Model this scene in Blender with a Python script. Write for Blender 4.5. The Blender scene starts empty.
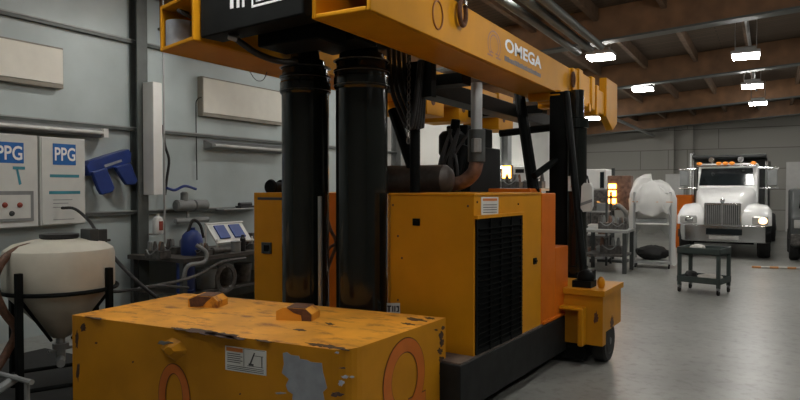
import bpy, bmesh, math, random
from mathutils import Vector, Matrix
random.seed(7)
S = 1.25                      # drawing unit -> metres
F_PX, HC = 640.0, 1.6         # focal length in pixels of an 800 px frame, eye height in drawing units (2.0 m)
YAW = math.atan(370/640); PIT = math.atan(13/640)
sc = bpy.context.scene
COL = sc.collection

# ------------------------------------------------------------------ helpers
def ray(u, v):
    a = (u-400)/F_PX; b = (200-v)/F_PX
    fy = math.cos(PIT)+b*math.sin(PIT); fz = -math.sin(PIT)+b*math.cos(PIT)
    return Vector((-math.sin(YAW)*fy+math.cos(YAW)*a, math.cos(YAW)*fy+math.sin(YAW)*a, fz))
EYE = Vector((0, 0, HC))
def P(u, v, x=None, y=None, z=None):
    """point of the place seen at (u, v) on the plane x=, y= or z= (measuring aid)"""
    r = ray(u, v)
    t = (z-HC)/r.z if z is not None else (x/r.x if x is not None else y/r.y)
    return EYE+r*t
def PP(u, v, o, n):
    r = ray(u, v); o = Vector(o); n = Vector(n)
    return EYE+r*((o-EYE).dot(n)/r.dot(n))

BASE = {}
class MB:
    def __init__(s): s.v = []; s.f = []; s.m = []; s.mi = 0
    def add(s, vs, fs):
        k = len(s.v); s.v += [Vector(p) for p in vs]
        for f in fs: s.f.append([i+k for i in f]); s.m.append(s.mi)
        return s
    def mat(s, i): s.mi = i; return s
    def box(s, x0, x1, y0, y1, z0, z1):
        vs = [(x, y, z) for z in (z0, z1) for y in (y0, y1) for x in (x0, x1)]
        return s.add(vs, [(0,2,3,1),(4,5,7,6),(0,1,5,4),(2,6,7,3),(0,4,6,2),(1,3,7,5)])
    def obox(s, c, ax, ay, az):
        c = Vector(c); ax = Vector(ax); ay = Vector(ay); az = Vector(az)
        vs = [c+ax*i+ay*j+az*k for k in (-1, 1) for j in (-1, 1) for i in (-1, 1)]
        return s.add(vs, [(0,2,3,1),(4,5,7,6),(0,1,5,4),(2,6,7,3),(0,4,6,2),(1,3,7,5)])
    def prism(s, pts, d):
        pts = [Vector(p) for p in pts]; d = Vector(d); n = len(pts)
        return s.add(pts+[p+d for p in pts], [list(range(n))[::-1], list(range(n, 2*n))]+[(i, (i+1) % n, n+(i+1) % n, n+i) for i in range(n)])
    def poly(s, xy, z0, z1): return s.prism([(x, y, z0) for x, y in xy], (0, 0, z1-z0))
    def cyl(s, p0, p1, r, r1=None, n=16, caps=True):
        return s.tube([p0, p1], r, n, r1, caps)
    def tube(s, pts, r, n=8, r1=None, caps=True):
        pts = [Vector(p) for p in pts]; m = len(pts); vs = []; fs = []
        up = None
        for i, p in enumerate(pts):
            t = (pts[min(i+1, m-1)]-pts[max(i-1, 0)]).normalized()
            if up is None:
                up = Vector((0, 0, 1)) if abs(t.z) < .9 else Vector((1, 0, 0))
            a = up.cross(t)
            if a.length < 1e-4: a = Vector((1, 0, 0)).cross(t)
            a.normalize(); b = t.cross(a); up = b
            rr = r if r1 is None else r+(r1-r)*i/(m-1)
            for k in range(n):
                w = 2*math.pi*k/n
                vs.append(p+a*(rr*math.cos(w))+b*(rr*math.sin(w)))
        for i in range(m-1):
            for k in range(n):
                fs.append((i*n+k, i*n+(k+1) % n, (i+1)*n+(k+1) % n, (i+1)*n+k))
        if caps: fs += [list(range(n))[::-1], list(range((m-1)*n, m*n))]
        return s.add(vs, fs)
    def curve(s, pts, r, n=8, sub=6):
        pts = [Vector(p) for p in pts]; out = []
        q = [pts[0]*2-pts[1]]+pts+[pts[-1]*2-pts[-2]]
        for i in range(1, len(q)-2):
            for k in range(sub):
                t = k/sub; a, b, c, d = q[i-1:i+3]
                out.append(.5*((2*b)+(c-a)*t+(2*a-5*b+4*c-d)*t*t+(3*b-a-3*c+d)*t**3))
        out.append(pts[-1])
        return s.tube(out, r, n)
    def lathe(s, prof, c, n=24, axis='z'):
        vs = []; fs = []; m = len(prof); c = Vector(c)
        for r, h in prof:
            for k in range(n):
                w = 2*math.pi*k/n; a, b = r*math.cos(w), r*math.sin(w)
                vs.append(c+Vector({'z': (a, b, h), 'x': (h, a, b), 'y': (a, h, b)}[axis]))
        for i in range(m-1):
            for k in range(n): fs.append((i*n+k, i*n+(k+1) % n, (i+1)*n+(k+1) % n, (i+1)*n+k))
        fs += [list(range(n))[::-1], list(range((m-1)*n, m*n))]
        return s.add(vs, fs)
    def ball(s, c, r, n=14, jag=0):
        r = (r, r, r) if not hasattr(r, '__len__') else r
        vs = []; fs = []; m = n//2+1; c = Vector(c)
        for i in range(1, m):
            t = math.pi*i/m
            for k in range(n):
                w = 2*math.pi*k/n; j = 1+random.uniform(-jag, jag)
                vs.append(c+Vector((r[0]*math.sin(t)*math.cos(w)*j, r[1]*math.sin(t)*math.sin(w)*j, r[2]*math.cos(t)*j)))
        vs += [c+Vector((0, 0, r[2])), c-Vector((0, 0, r[2]))]; a = len(vs)-2
        for i in range(m-2):
            for k in range(n): fs.append((i*n+k, (i+1)*n+k, (i+1)*n+(k+1) % n, i*n+(k+1) % n))
        for k in range(n):
            fs.append((a, k, (k+1) % n)); fs.append((a+1, (m-2)*n+(k+1) % n, (m-2)*n+k))
        return s.add(vs, fs)
    def blob(s, c, a, b, nrm, jag=.35, n=22, th=.0015):
        """a jagged stain or chip lying on a surface"""
        c = Vector(c); a = Vector(a); b = Vector(b); nrm = Vector(nrm).normalized()
        pts = []
        for k in range(n):
            w = 2*math.pi*k/n; j = 1+random.uniform(-jag, jag)
            pts.append(c+a*(math.cos(w)*j)+b*(math.sin(w)*j)-nrm*th)
        return s.prism(pts, nrm*(2*th))
    def build(s, name, mats, parent=None, bevel=0, label=None, cat=None, group=None, kind=None, smooth=35, seg=2):
        mats = mats if isinstance(mats, (list, tuple)) else [mats]
        top = parent
        while top is not None and top.parent is not None: top = top.parent
        if parent is None:
            xs = [p.x for p in s.v]; ys = [p.y for p in s.v]; zs = [p.z for p in s.v]
            off = Vector(((min(xs)+max(xs))/2, (min(ys)+max(ys))/2, min(zs)))
        else:
            off = BASE.get(top, Vector((0, 0, 0)))
        me = bpy.data.meshes.new(name)
        me.from_pydata([(p-off)*S for p in s.v], [], s.f)
        for m in mats: me.materials.append(m)
        for p, mi in zip(me.polygons, s.m): p.material_index = mi
        bm = bmesh.new(); bm.from_mesh(me)
        bmesh.ops.recalc_face_normals(bm, faces=bm.faces)
        bm.to_mesh(me); bm.free()
        if smooth:
            me.polygons.foreach_set('use_smooth', [True]*len(me.polygons))
            me.set_sharp_from_angle(angle=math.radians(smooth))
        o = bpy.data.objects.new(name, me); COL.objects.link(o)
        if parent is None: o.location = off*S; BASE[o] = off
        else: o.parent = parent
        if bevel:
            b = o.modifiers.new('edge', 'BEVEL'); b.width = bevel*S; b.segments = seg; b.limit_method = 'ANGLE'; b.angle_limit = math.radians(40)
            b.harden_normals = True
        return tag(o, label, cat, group, kind)
def tag(o, label=None, cat=None, group=None, kind=None):
    for k, v in (('label', label), ('category', cat), ('group', group), ('kind', kind)):
        if v: o[k] = v
    return o
def thing(name, label, cat, loc=(0, 0, 0), rz=0, group=None, local=False):
    o = bpy.data.objects.new(name, None); COL.objects.link(o); o.empty_display_size = .1
    o.location = Vector(loc)*S; o.rotation_euler = (0, 0, rz)
    BASE[o] = Vector((0, 0, 0)) if local else Vector(loc)
    return tag(o, label, cat, group)
def dup(root, loc, rz=0, label=None, group=None):
    def cp(o, par):
        c = o.copy(); COL.objects.link(c); c.parent = par
        for ch in o.children: cp(ch, c)
        return c
    r = cp(root, None); r.location = Vector(loc)*S; r.rotation_euler = (0, 0, rz)
    if label: r['label'] = label
    if group: r['group'] = group
    return r
def lettering(name, body, o, xd, yd, w, h, mat, parent, th=.004, bold=.0):
    """flat raised letters filling w x h from corner o"""
    cu = bpy.data.curves.new(name, 'FONT'); cu.body = body; cu.size = 1; cu.offset = bold; cu.resolution_u = 3
    t = bpy.data.objects.new(name, cu); COL.objects.link(t)
    dg = bpy.context.evaluated_depsgraph_get(); dg.update()
    me = bpy.data.meshes.new_from_object(t.evaluated_get(dg))
    vs = [p.co.copy() for p in me.vertices]; fs = [list(p.vertices) for p in me.polygons]
    bpy.data.objects.remove(t); bpy.data.curves.remove(cu); bpy.data.meshes.remove(me)
    x0 = min(p.x for p in vs); x1 = max(p.x for p in vs); y0 = min(p.y for p in vs); y1 = max(p.y for p in vs)
    o = Vector(o); xd = Vector(xd).normalized(); yd = Vector(yd).normalized(); n = xd.cross(yd)
    mb = MB()
    mb.add([o+xd*((p.x-x0)/(x1-x0)*w)+yd*((p.y-y0)/(y1-y0)*h)+n*th for p in vs], fs)
    return mb.build(name, mat, parent, smooth=0)
def omega(mb, c, xd, yd, w, h, t, n=28, th=.004):
    """horseshoe emblem: open ring with two feet"""
    c = Vector(c); xd = Vector(xd).normalized(); yd = Vector(yd).normalized(); nn = xd.cross(yd)
    A = math.radians(-62); B = math.radians(242)
    vs = []; fs = []
    for i in range(n+1):
        w_ = A+(B-A)*i/n
        for k in (0, t):
            vs.append(c+xd*((w/2-k)*math.cos(w_))+yd*((h/2-k)*math.sin(w_))+nn*th)
    for i in range(n): fs.append((2*i, 2*i+2, 2*i+3, 2*i+1))
    mb.add(vs, fs)
    y0 = (h/2-t)*math.sin(A)
    for sg in (-1, 1):
        xi = sg*(w/2-t)*math.cos(A)*.55
        q = [(xi, y0+t*.15), (sg*w*.52, y0+t*.15), (sg*w*.52, y0-t), (xi, y0-t)]
        mb.add([c+xd*a+yd*b+nn*(th*1.15) for a, b in q], [(0, 1, 2, 3)])
    return mb

def srgb(r, g, b):
    f = lambda c: (c/255/12.92) if c/255 <= .04045 else ((c/255+.055)/1.055)**2.4
    return (f(r), f(g), f(b))
def nodes(name):
    m = bpy.data.materials.new(name); m.use_nodes = True
    nt = m.node_tree; return m, nt, nt.nodes['Principled BSDF']
def mat(name, c, rough=.5, metal=0, var=.12, scale=5, bump=0, bscale=30, spec=.5, coat=0):
    m, nt, b = nodes(name); N = nt.nodes; L = nt.links
    tc = N.new('ShaderNodeTexCoord'); no = N.new('ShaderNodeTexNoise'); no.inputs['Scale'].default_value = scale; no.inputs['Detail'].default_value = 5
    L.new(tc.outputs['Object'], no.inputs['Vector'])
    r = N.new('ShaderNodeValToRGB'); e = r.color_ramp.elements
    e[0].position = .3; e[1].position = .7
    e[0].color = [x*(1-var) for x in c]+[1]; e[1].color = [min(1, x*(1+var)) for x in c]+[1]
    L.new(no.outputs['Fac'], r.inputs['Fac']); L.new(r.outputs['Color'], b.inputs['Base Color'])
    b.inputs['Roughness'].default_value = rough; b.inputs['Metallic'].default_value = metal
    b.inputs['Specular IOR Level'].default_value = spec
    if coat: b.inputs['Coat Weight'].default_value = coat
    if bump:
        n2 = N.new('ShaderNodeTexNoise'); n2.inputs['Scale'].default_value = bscale
        L.new(tc.outputs['Object'], n2.inputs['Vector'])
        bp = N.new('ShaderNodeBump'); bp.inputs['Strength'].default_value = bump; bp.inputs['Distance'].default_value = .02
        L.new(n2.outputs['Fac'], bp.inputs['Height']); L.new(bp.outputs['Normal'], b.inputs['Normal'])
    return m
def dull(m, v):
    m.node_tree.nodes['Principled BSDF'].inputs['Specular IOR Level'].default_value = v
def worn(name, c, rust, amount=.62, scale=4, rough=.45, var=.12, coat=0, stretch=(1, 1, 1)):
    """paint with rubbed, rusty patches"""
    m = mat(name, c, rough, 0, var, 3, coat=coat); nt = m.node_tree; N = nt.nodes; L = nt.links; b = N['Principled BSDF']
    src = b.inputs['Base Color'].links[0].from_socket
    tc = N.new('ShaderNodeTexCoord'); mp = N.new('ShaderNodeMapping'); mp.inputs['Scale'].default_value = stretch
    no = N.new('ShaderNodeTexNoise'); no.inputs['Scale'].default_value = scale; no.inputs['Detail'].default_value = 8; no.inputs['Roughness'].default_value = .7
    L.new(tc.outputs['Object'], mp.inputs['Vector']); L.new(mp.outputs['Vector'], no.inputs['Vector'])
    r = N.new('ShaderNodeValToRGB'); r.color_ramp.elements[0].position = amount; r.color_ramp.elements[1].position = min(1, amount+.13)
    L.new(no.outputs['Fac'], r.inputs['Fac'])
    mx = N.new('ShaderNodeMix'); mx.data_type = 'RGBA'
    L.new(r.outputs['Color'], mx.inputs['Factor']); L.new(src, mx.inputs['A']); mx.inputs['B'].default_value = list(rust)+[1]
    L.new(mx.outputs['Result'], b.inputs['Base Color'])
    return m
def glow(name, c, st):
    m, nt, b = nodes(name)
    b.inputs['Base Color'].default_value = list(c)+[1]; b.inputs['Emission Color'].default_value = list(c)+[1]; b.inputs['Emission Strength'].default_value = st
    return m

M = {}
OR = (.56, .235, .008)
M['orange'] = worn('orange_paint', OR, (.32, .11, .02), .72, 5, .38, .08)
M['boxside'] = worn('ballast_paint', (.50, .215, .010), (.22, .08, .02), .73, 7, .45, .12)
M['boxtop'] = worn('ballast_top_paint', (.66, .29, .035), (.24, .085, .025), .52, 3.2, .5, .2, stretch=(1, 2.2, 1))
M['beampaint'] = worn('beam_paint', (.58, .255, .010), (.38, .14, .01), .72, 4, .38, .07)
M['redorange'] = mat('red_orange_paint', (.58, .135, .010), .4, var=.08)
for k_ in ('orange', 'boxside', 'boxtop', 'beampaint', 'redorange'): dull(M[k_], .2)
dull(M['beampaint'], .08); M['beampaint'].node_tree.nodes['Principled BSDF'].inputs['Roughness'].default_value = .5
M['emblem'] = mat('emblem_orange', (.52, .13, .012), .45, var=.1)
M['emblemline'] = mat('emblem_outline', (.10, .035, .01), .5)
M['emblemfaint'] = mat('emblem_faint', (.30, .09, .008), .45)
M['rust'] = mat('rust', (.10, .04, .018), .8, var=.4, scale=30)
M['darkrust'] = mat('scorched_rust', (.055, .025, .014), .75, var=.5, scale=25)
M['primer'] = mat('grey_primer', (.28, .30, .33), .6, var=.12, scale=12)
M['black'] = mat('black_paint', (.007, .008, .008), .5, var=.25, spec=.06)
M['blackgloss'] = mat('black_gloss', (.008, .010, .009), .15, var=.2, spec=.5)
M['chassis'] = mat('chassis_black', (.013, .014, .014), .55, var=.3, scale=8, spec=.2)
M['deck'] = mat('deck_plate', (.10, .075, .06), .6, var=.5, scale=9)
M['rubber'] = mat('rubber', (.012, .012, .012), .75, var=.3)
M['hose'] = mat('hose_black', (.014, .014, .015), .5)
M['brownhose'] = mat('hose_brown', (.10, .045, .025), .6, var=.4, scale=30)
M['steel'] = mat('steel', (.42, .42, .42), .35, .9)
M['chrome'] = mat('chrome', (.62, .63, .64), .16, 1, var=.05)
M['exhaust'] = mat('exhaust_brown', (.20, .12, .09), .55, .5, var=.4, scale=12)
M['white'] = mat('white_paint', (.72, .72, .70), .4, var=.04)
M['truckwhite'] = mat('truck_white', (.85, .85, .84), .3, var=.03, coat=.3)
M['sticker'] = mat('white_sticker', (.66, .66, .63), .5, var=.06)
M['ink'] = mat('dark_ink', (.05, .05, .05), .6)
M['letterwhite'] = mat('white_lettering', (.88, .89, .9), .5, var=.06)
M['subletter'] = mat('grey_lettering', (.10, .085, .09), .5)
M['inkorange'] = mat('orange_ink', (.55, .17, .03), .5)
M['beige'] = mat('beige_board', (.80, .78, .70), .55, var=.04)
M['beigeedge'] = mat('board_edge', (.26, .24, .20), .6)
M['cream'] = mat('cream_plastic', (.50, .475, .40), .45, var=.1, scale=4)
M['cabinet'] = mat('cabinet_white', (.62, .63, .60), .4, var=.04)
M['logo_blue'] = mat('logo_blue', (.018, .13, .42), .45, var=.05)
M['teal'] = mat('teal_stripe', (.05, .25, .32), .5)
M['red'] = mat('red_knob', (.30, .05, .03), .5)
M['blue'] = mat('navy_plastic', (.016, .04, .19), .4, var=.15)
M['blue2'] = mat('blue_plastic', (.012, .035, .20), .35, var=.15)
M['labelblue'] = mat('label_blue', (.03, .07, .30), .5)
M['grey'] = mat('grey_metal', (.22, .23, .23), .5, var=.1)
M['greydark'] = mat('dark_grey_metal', (.045, .05, .05), .5, var=.2)
M['galv'] = mat('galvanised', (.40, .41, .41), .4, .5, var=.1)
M['clutter'] = mat('greasy_metal', (.09, .085, .08), .5, .3, var=.6, scale=14)
M['bench'] = mat('bench_wood', (.06, .052, .045), .65, var=.3, scale=10)
M['cart'] = mat('cart_plastic', (.045, .062, .058), .5, var=.15)
M['ragwhite'] = mat('white_rag', (.60, .58, .54), .8, var=.1, bump=.4)
M['glassdark'] = mat('windscreen', (.012, .016, .018), .08, var=.1)
M['amber'] = glow('amber_lamp', (.8, .26, .03), .35)
M['heat'] = glow('heat_element', (1, .42, .06), 16)
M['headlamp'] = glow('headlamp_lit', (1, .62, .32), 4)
M['lens'] = mat('clear_lens', (.62, .62, .6), .15, .4)
M['lamp'] = glow('lamp_diffuser', (1, .975, .92), 60)
M['girt'] = mat('girt_steel', (.10, .112, .108), .5, .2, var=.15)
M['girtlip'] = mat('girt_lip', (.32, .34, .34), .45, .2)
M['pipe'] = mat('pipe_grey', (.10, .11, .105), .5, .3)
M['glulam'] = mat('glulam_wood', (.20, .10, .045), .6, var=.25, scale=3)
M['purlin'] = mat('purlin_wood', (.16, .10, .06), .7, var=.25)
M['poleo'] = mat('pole_orange', (.60, .28, .10), .5)
M['ducttube'] = mat('unlit_tube', (.55, .56, .54), .4)

# walls, floor, roof --------------------------------------------------
def floor_mat():
    m, nt, b = nodes('sealed_concrete'); N = nt.nodes; L = nt.links
    tc = N.new('ShaderNodeTexCoord')
    def noise(s, d=6):
        n = N.new('ShaderNodeTexNoise'); n.inputs['Scale'].default_value = s; n.inputs['Detail'].default_value = d; n.inputs['Roughness'].default_value = .65
        L.new(tc.outputs['Object'], n.inputs['Vector']); return n
    a = noise(.6); c = noise(9, 8)
    r = N.new('ShaderNodeValToRGB'); e = r.color_ramp.elements
    e[0].position = .32; e[0].color = (.19, .192, .178, 1); e[1].position = .68; e[1].color = (.29, .293, .273, 1)
    L.new(a.outputs['Fac'], r.inputs['Fac'])
    r2 = N.new('ShaderNodeValToRGB'); r2.color_ramp.elements[0].position = .28; r2.color_ramp.elements[0].color = (.62, .60, .57, 1); r2.color_ramp.elements[1].position = .5; r2.color_ramp.elements[1].color = (1, 1, 1, 1)
    L.new(c.outputs['Fac'], r2.inputs['Fac'])
    mx = N.new('ShaderNodeMix'); mx.data_type = 'RGBA'; mx.blend_type = 'MULTIPLY'; mx.inputs['Factor'].default_value = 1
    L.new(r.outputs['Color'], mx.inputs['A']); L.new(r2.outputs['Color'], mx.inputs['B']); L.new(mx.outputs['Result'], b.inputs['Base Color'])
    mr = N.new('ShaderNodeMapRange'); mr.inputs['To Min'].default_value = .27; mr.inputs['To Max'].default_value = .40
    d = noise(2.5); L.new(d.outputs['Fac'], mr.inputs['Value']); L.new(mr.outputs['Result'], b.inputs['Roughness'])
    bp = N.new('ShaderNodeBump'); bp.inputs['Strength'].default_value = .06; bp.inputs['Distance'].default_value = .01
    L.new(c.outputs['Fac'], bp.inputs['Height']); L.new(bp.outputs['Normal'], b.inputs['Normal'])
    return m
def brick_mat(name, c1, c2, mortar, w, h, ms, axis='xz', rough=.8):
    m, nt, b = nodes(name); N = nt.nodes; L = nt.links
    tc = N.new('ShaderNodeTexCoord'); sx = N.new('ShaderNodeSeparateXYZ'); cx = N.new('ShaderNodeCombineXYZ')
    L.new(tc.outputs['Object'], sx.inputs['Vector'])
    L.new(sx.outputs['XYZ'.index(axis[0].upper())], cx.inputs['X']); L.new(sx.outputs['XYZ'.index(axis[1].upper())], cx.inputs['Y'])
    br = N.new('ShaderNodeTexBrick'); L.new(cx.outputs['Vector'], br.inputs['Vector'])
    br.inputs['Scale'].default_value = 1; br.inputs['Brick Width'].default_value = w; br.inputs['Row Height'].default_value = h; br.inputs['Mortar Size'].default_value = ms
    br.inputs['Color1'].default_value = list(c1)+[1]; br.inputs['Color2'].default_value = list(c2)+[1]; br.inputs['Mortar'].default_value = list(mortar)+[1]
    br.inputs['Mortar Smooth'].default_value = .3
    L.new(br.outputs['Color'], b.inputs['Base Color']); b.inputs['Roughness'].default_value = rough
    return m
M['floor'] = floor_mat()
M['block'] = brick_mat('concrete_panels', (.40, .395, .36), (.43, .42, .385), (.22, .21, .19), 7.0, .95, .022)
M['roofdeck'] = brick_mat('roof_boards', (.10, .07, .045), (.125, .088, .06), (.04, .03, .02), 5, .18, .012, 'xy')
M['wallgrey'] = mat('grey_wall_liner', (.43, .495, .50), .5, .1, var=.1, scale=1.3, bump=.15, bscale=4)
M['walllit'] = mat('lit_wall_liner', (.78, .78, .74), .6, var=.04, scale=1)  # well-lit far stretch of the left wall; its brightness is put into the colour

XW, YF = -6.8, 27.0
def roof(x): return 4.55+.06*x
MB().box(XW, 9, -4, YF, -.1, 0).build('floor', M['floor'], kind='structure', smooth=0)
MB().box(XW-.12, XW, -4, 11.0, 0, 4.2).build('wall_left', M['wallgrey'], kind='structure', smooth=0)
MB().box(XW-.12, XW, 11.0, YF, 0, 4.2).build('wall_left_lit', M['walllit'], kind='structure', smooth=0)
MB().box(XW, 9, YF, YF+.2, 0, 5.2).build('wall_far', M['block'], kind='structure', smooth=0)
MB().box(9, 9.15, -4, YF, 0, 5.2).build('wall_right', M['block'], kind='structure', smooth=0)
MB().box(XW, 9, -4.15, -4, 0, 5.2).build('wall_back', M['block'], kind='structure', smooth=0)
MB().add([(XW, -4, roof(XW)), (9, -4, roof(9)), (9, YF, roof(9)), (XW, YF, roof(XW)), (XW, -4, roof(XW)+.1), (9, -4, roof(9)+.1), (9, YF, roof(9)+.1), (XW, YF, roof(XW)+.1)],
         [(0,1,2,3),(4,7,6,5),(0,4,5,1),(1,5,6,2),(2,6,7,3),(3,7,4,0)]).build('ceiling', M['roofdeck'], kind='structure', smooth=0)
k = 0
for y in (.9, 5.6, 10.3, 15.0, 20.5, 25.6):
    a, b = 4.04+.06*XW, 4.04+.06*9
    MB().add([(XW, y, a), (9, y, b), (9, y+.2, b), (XW, y+.2, a), (XW, y, a+.5), (9, y, b+.5), (9, y+.2, b+.5), (XW, y+.2, a+.5)],
             [(0,3,2,1),(4,5,6,7),(0,1,5,4),(1,2,6,5),(2,3,7,6),(3,0,4,7)]).build('beam', M['glulam'], kind='structure', smooth=0)
    mb = MB(); mb.add([(XW, y-.03, a-.03), (9, y-.03, b-.03), (9, y+.23, b-.03), (XW, y+.23, a-.03), (XW, y-.03, a), (9, y-.03, b), (9, y+.23, b), (XW, y+.23, a)],
             [(0,3,2,1),(4,5,6,7),(0,1,5,4),(1,2,6,5),(2,3,7,6),(3,0,4,7)]).build('trim_1', M['pipe'], kind='structure', smooth=0)
x = -6.4
while x < 6:
    MB().box(x-.04, x+.04, -4, YF, roof(x)-.2, roof(x)+.01).build('beam', M['purlin'], kind='structure', smooth=0); x += 1.0
# steel of the left wall
for z, y1 in ((3.385, 12), (2.32, 12), (1.3, 12)):
    MB().box(XW, XW+.06, -4, y1, z-.035, z).mat(1).box(XW, XW+.07, -4, y1, z, z+.014).build('trim_2', [M['girt'], M['girtlip']], kind='structure', smooth=0)
MB().box(XW, XW+.02, 5.15, 5.30, 0, 4.1).box(XW+.02, XW+.12, 5.215, 5.235, 0, 4.1).box(XW+.12, XW+.14, 5.15, 5.30, 0, 4.1).build('column_left', M['girt'], kind='structure', smooth=0)
for yy in (11.4, 17.6, 23.8):
    MB().box(XW, XW+.03, yy, yy+.3, 0, 4.1).box(XW+.03, XW+.2, yy+.13, yy+.17, 0, 4.1).box(XW+.2, XW+.23, yy, yy+.3, 0, 4.1).build('column_left', M['grey'], kind='structure', smooth=0)
# far wall piers, door
for u in (668, 687):
    p = P(u, 190, y=YF-.2); MB().box(p.x-.2, p.x+.2, YF-.2, YF, 0, 4.5).build('pillar_far', M['block'], kind='structure', smooth=0)
d = P(786, 190, y=YF-.1)
MB().box(d.x, d.x+3.2, YF-.12, YF, 0, 2.5).build('door_1', M['white'], kind='structure', smooth=0)
d = P(666, 176, y=YF-.1); d2 = P(684, 176, y=YF-.1)
MB().box(d.x, d2.x, YF-.25, YF-.2, 0, 2.1).build('door_2', M['white'], kind='structure', smooth=0)
for u0, v0, z in ((503, 0, 3.72), (526, 0, 3.75), (545, 0, 3.78)):
    p = P(u0, v0, z=z); MB().cyl((p.x, 3, z), (p.x, 10.2, z), .055, n=12).build('pipe', M['pipe'], label={503: 'slim grey pipe under the roof, lowest of the three over the yellow beam', 526: 'slim grey pipe under the roof, middle of the three over the yellow beam', 545: 'slim grey pipe under the roof, outermost of the three over the yellow beam'}[u0], cat='pipe', group='grey pipes under the roof')
MB().cyl((-.36, 2, 4.3), (-.36, 26.9, 4.3), .03, n=8).build('conduit', M['galv'], label='thin grey conduit running along the roof above the right row of lamps', cat='conduit')
MB().cyl((-4, 19.5, 3.62), (-4, 26.9, 3.62), .05, n=8).build('sprinkler_pipe', M['galv'], label='pale pipe under the roof beyond the tip of the yellow beam', cat='pipe')

# ------------------------------------------------------------------ lamps
def make_lamp(loc, label, group='high bay lamps'):
    t = thing('high_bay_lamp', label, 'ceiling lamp', loc, 0, group)
    x, y, z = loc
    MB().box(x-.22, x+.22, y-.2, y+.2, z+.03, z+.09).box(x-.15, x+.15, y-.1, y+.1, z+.09, z+.16).build('housing', M['galv'], t, bevel=.01)
    MB().box(x-.2, x+.2, y-.18, y+.18, z-.015, z+.03).build('diffuser', M['lamp'], t, smooth=0)
    for dx in (-.16, .16): MB().cyl((x+dx, y, z+.08), (x+dx, y, roof(x+dx)), .008, n=6).build('hanging_wire', M['steel'], t)
    return t
ZL = 3.8
first = make_lamp((-2.52, 11.2, ZL), 'glowing high bay lamp just above the end of the yellow beam')
vis = [((-2.52, 15.37, ZL), 'small glowing high bay lamp right of the yellow beam tip, lower than its neighbour'),
       ((-4.55, 19.3, 3.62), 'glowing high bay lamp half hidden under the tip of the yellow beam'),
       ((-.38, 12.34, ZL), 'largest and brightest high bay lamp above the white truck'),
       ((-.36, 16.11, ZL), 'second high bay lamp down in the row above the white truck'),
       ((-.3, 19.5, ZL), 'lowest and farthest high bay lamp in the row above the white truck')]
for l, t in vis: dup(first, l, 0, t)
for l in [(-5, 1.5, 3.95), (-5, 5.4, 3.95), (-5, 9.0, 3.97), (-5, 13.4, 3.97), (-5, 17.3, 3.97), (-5, 23.6, 4.05), (-.3, 23.6, 4.38), (2, 22, 4.2), (-2.5, 2.6, ZL), (-2.5, 6.9, ZL), (-.38, .6, ZL), (-.38, 4.4, ZL), (-.38, 8.1, 3.85), (2.0, 2.5, ZL), (2.0, 6.5, ZL), (2.0, 12.0, ZL), (2.0, 17, ZL)]:  # unseen lamps: row repeats, and extras added behind beams to brighten the walls
    dup(first, l, 0, 'unseen high bay lamp added under the roof to light the hall', 'high bay lamps out of view')

# ------------------------------------------------------------------ the gantry
G = thing('hydraulic_gantry', 'huge orange and black self-propelled hydraulic lifting gantry in the middle of the floor', 'lifting machine', (-2.9, 4.2, 0))
# --- front ballast box
ft0, ft1 = Vector((-4.145, 2.6655, 0)), Vector((-2.09, 2.797, 0)); fd = (ft1-ft0).normalized(); fn = Vector((fd.y, -fd.x, 0))
sd0, sd1 = Vector((-1.944, 2.943, 0)), Vector((-1.882, 3.87, 0)); sd = (sd1-sd0).normalized(); sn = Vector((sd.y, -sd.x, 0))
xy = [(-4.145, 2.666), (-2.09, 2.797)]
for k_ in range(1, 6):
    a_ = math.radians(-86+k_*14); xy.append((-2.09+.146*math.cos(a_)*1.0, 2.943+.146*math.sin(a_)))
xy += [(-1.944, 2.943), (-1.882, 3.87), (-4.195, 3.69)]
mb = MB(); mb.poly(xy, .02, .72)
body = mb
def FP(u, v): return PP(u, v, ft0, fn)
def SP(u, v): return PP(u, v, sd0, sn)
def jag_poly(pix, f, n, th=.002):
    pts = [f(*p)-n*th for p in pix]; return MB().prism(pts, n*(2*th))
def sub(mb, o): mb.mi_ = 0; k = len(mb.v); mb.v += o.v; mb.f += [[i+k for i in f] for f in o.f]; mb.m += [mb.mi]*len(o.f)
# bare primer patch on the front corner (irregular chip in the paint)
mb.mat(2)
pp = [(283,353),(287,352),(291,355),(299,356),(300,359),(307,360),(311,362),(322,363),(323,372),(325,379),(327,388),(323,392),(325,402),(322,412),(296,412),(292,404),(293,394),(288,391),(286,385),(289,379),(282,373),(284,364)]
sub(mb, jag_poly(pp, FP, fn))
for c in [((345,377),(4,1.6)),((341,383),(3,3)),((352,377),(2.5,1)),((280,393),(5,1)),((337,352.5),(2,1))]:
    (u, v), (a, b) = c
    f, n = (FP, fn) if u < 333 else (SP, sn)
    o = f(u, v); mb.blob(o, f(u+a, v)-o, f(u, v+b)-o, n)
mb.mat(3)
for c in [((337,394),(6,2.6)),((343,368),(3,1)),((441,336),(2.2,4)),((442,343),(1.8,4)),((440,351),(2.2,3)),((442,360),(2.6,4)),((441,372),(2,4)),((443,328),(1.5,2)),((436,330),(1.6,1))]:
    (u, v), (a, b) = c; o = SP(u, v); mb.blob(o, SP(u+a, v)-o, SP(u, v+b)-o, sn)
for c in [((96,343),(1.2,1)),((133,362),(1,1)),((83,327),(3,4)),((77,340),(1.5,8)),((78,372),(1.5,9)),((240,394),(1,1))]:
    (u, v), (a, b) = c; o = FP(u, v); mb.blob(o, FP(u+a, v)-o, FP(u, v+b)-o, fn)
def TP(u, v): return P(u, v, z=.72)
zz = Vector((0, 0, 1))
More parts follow.
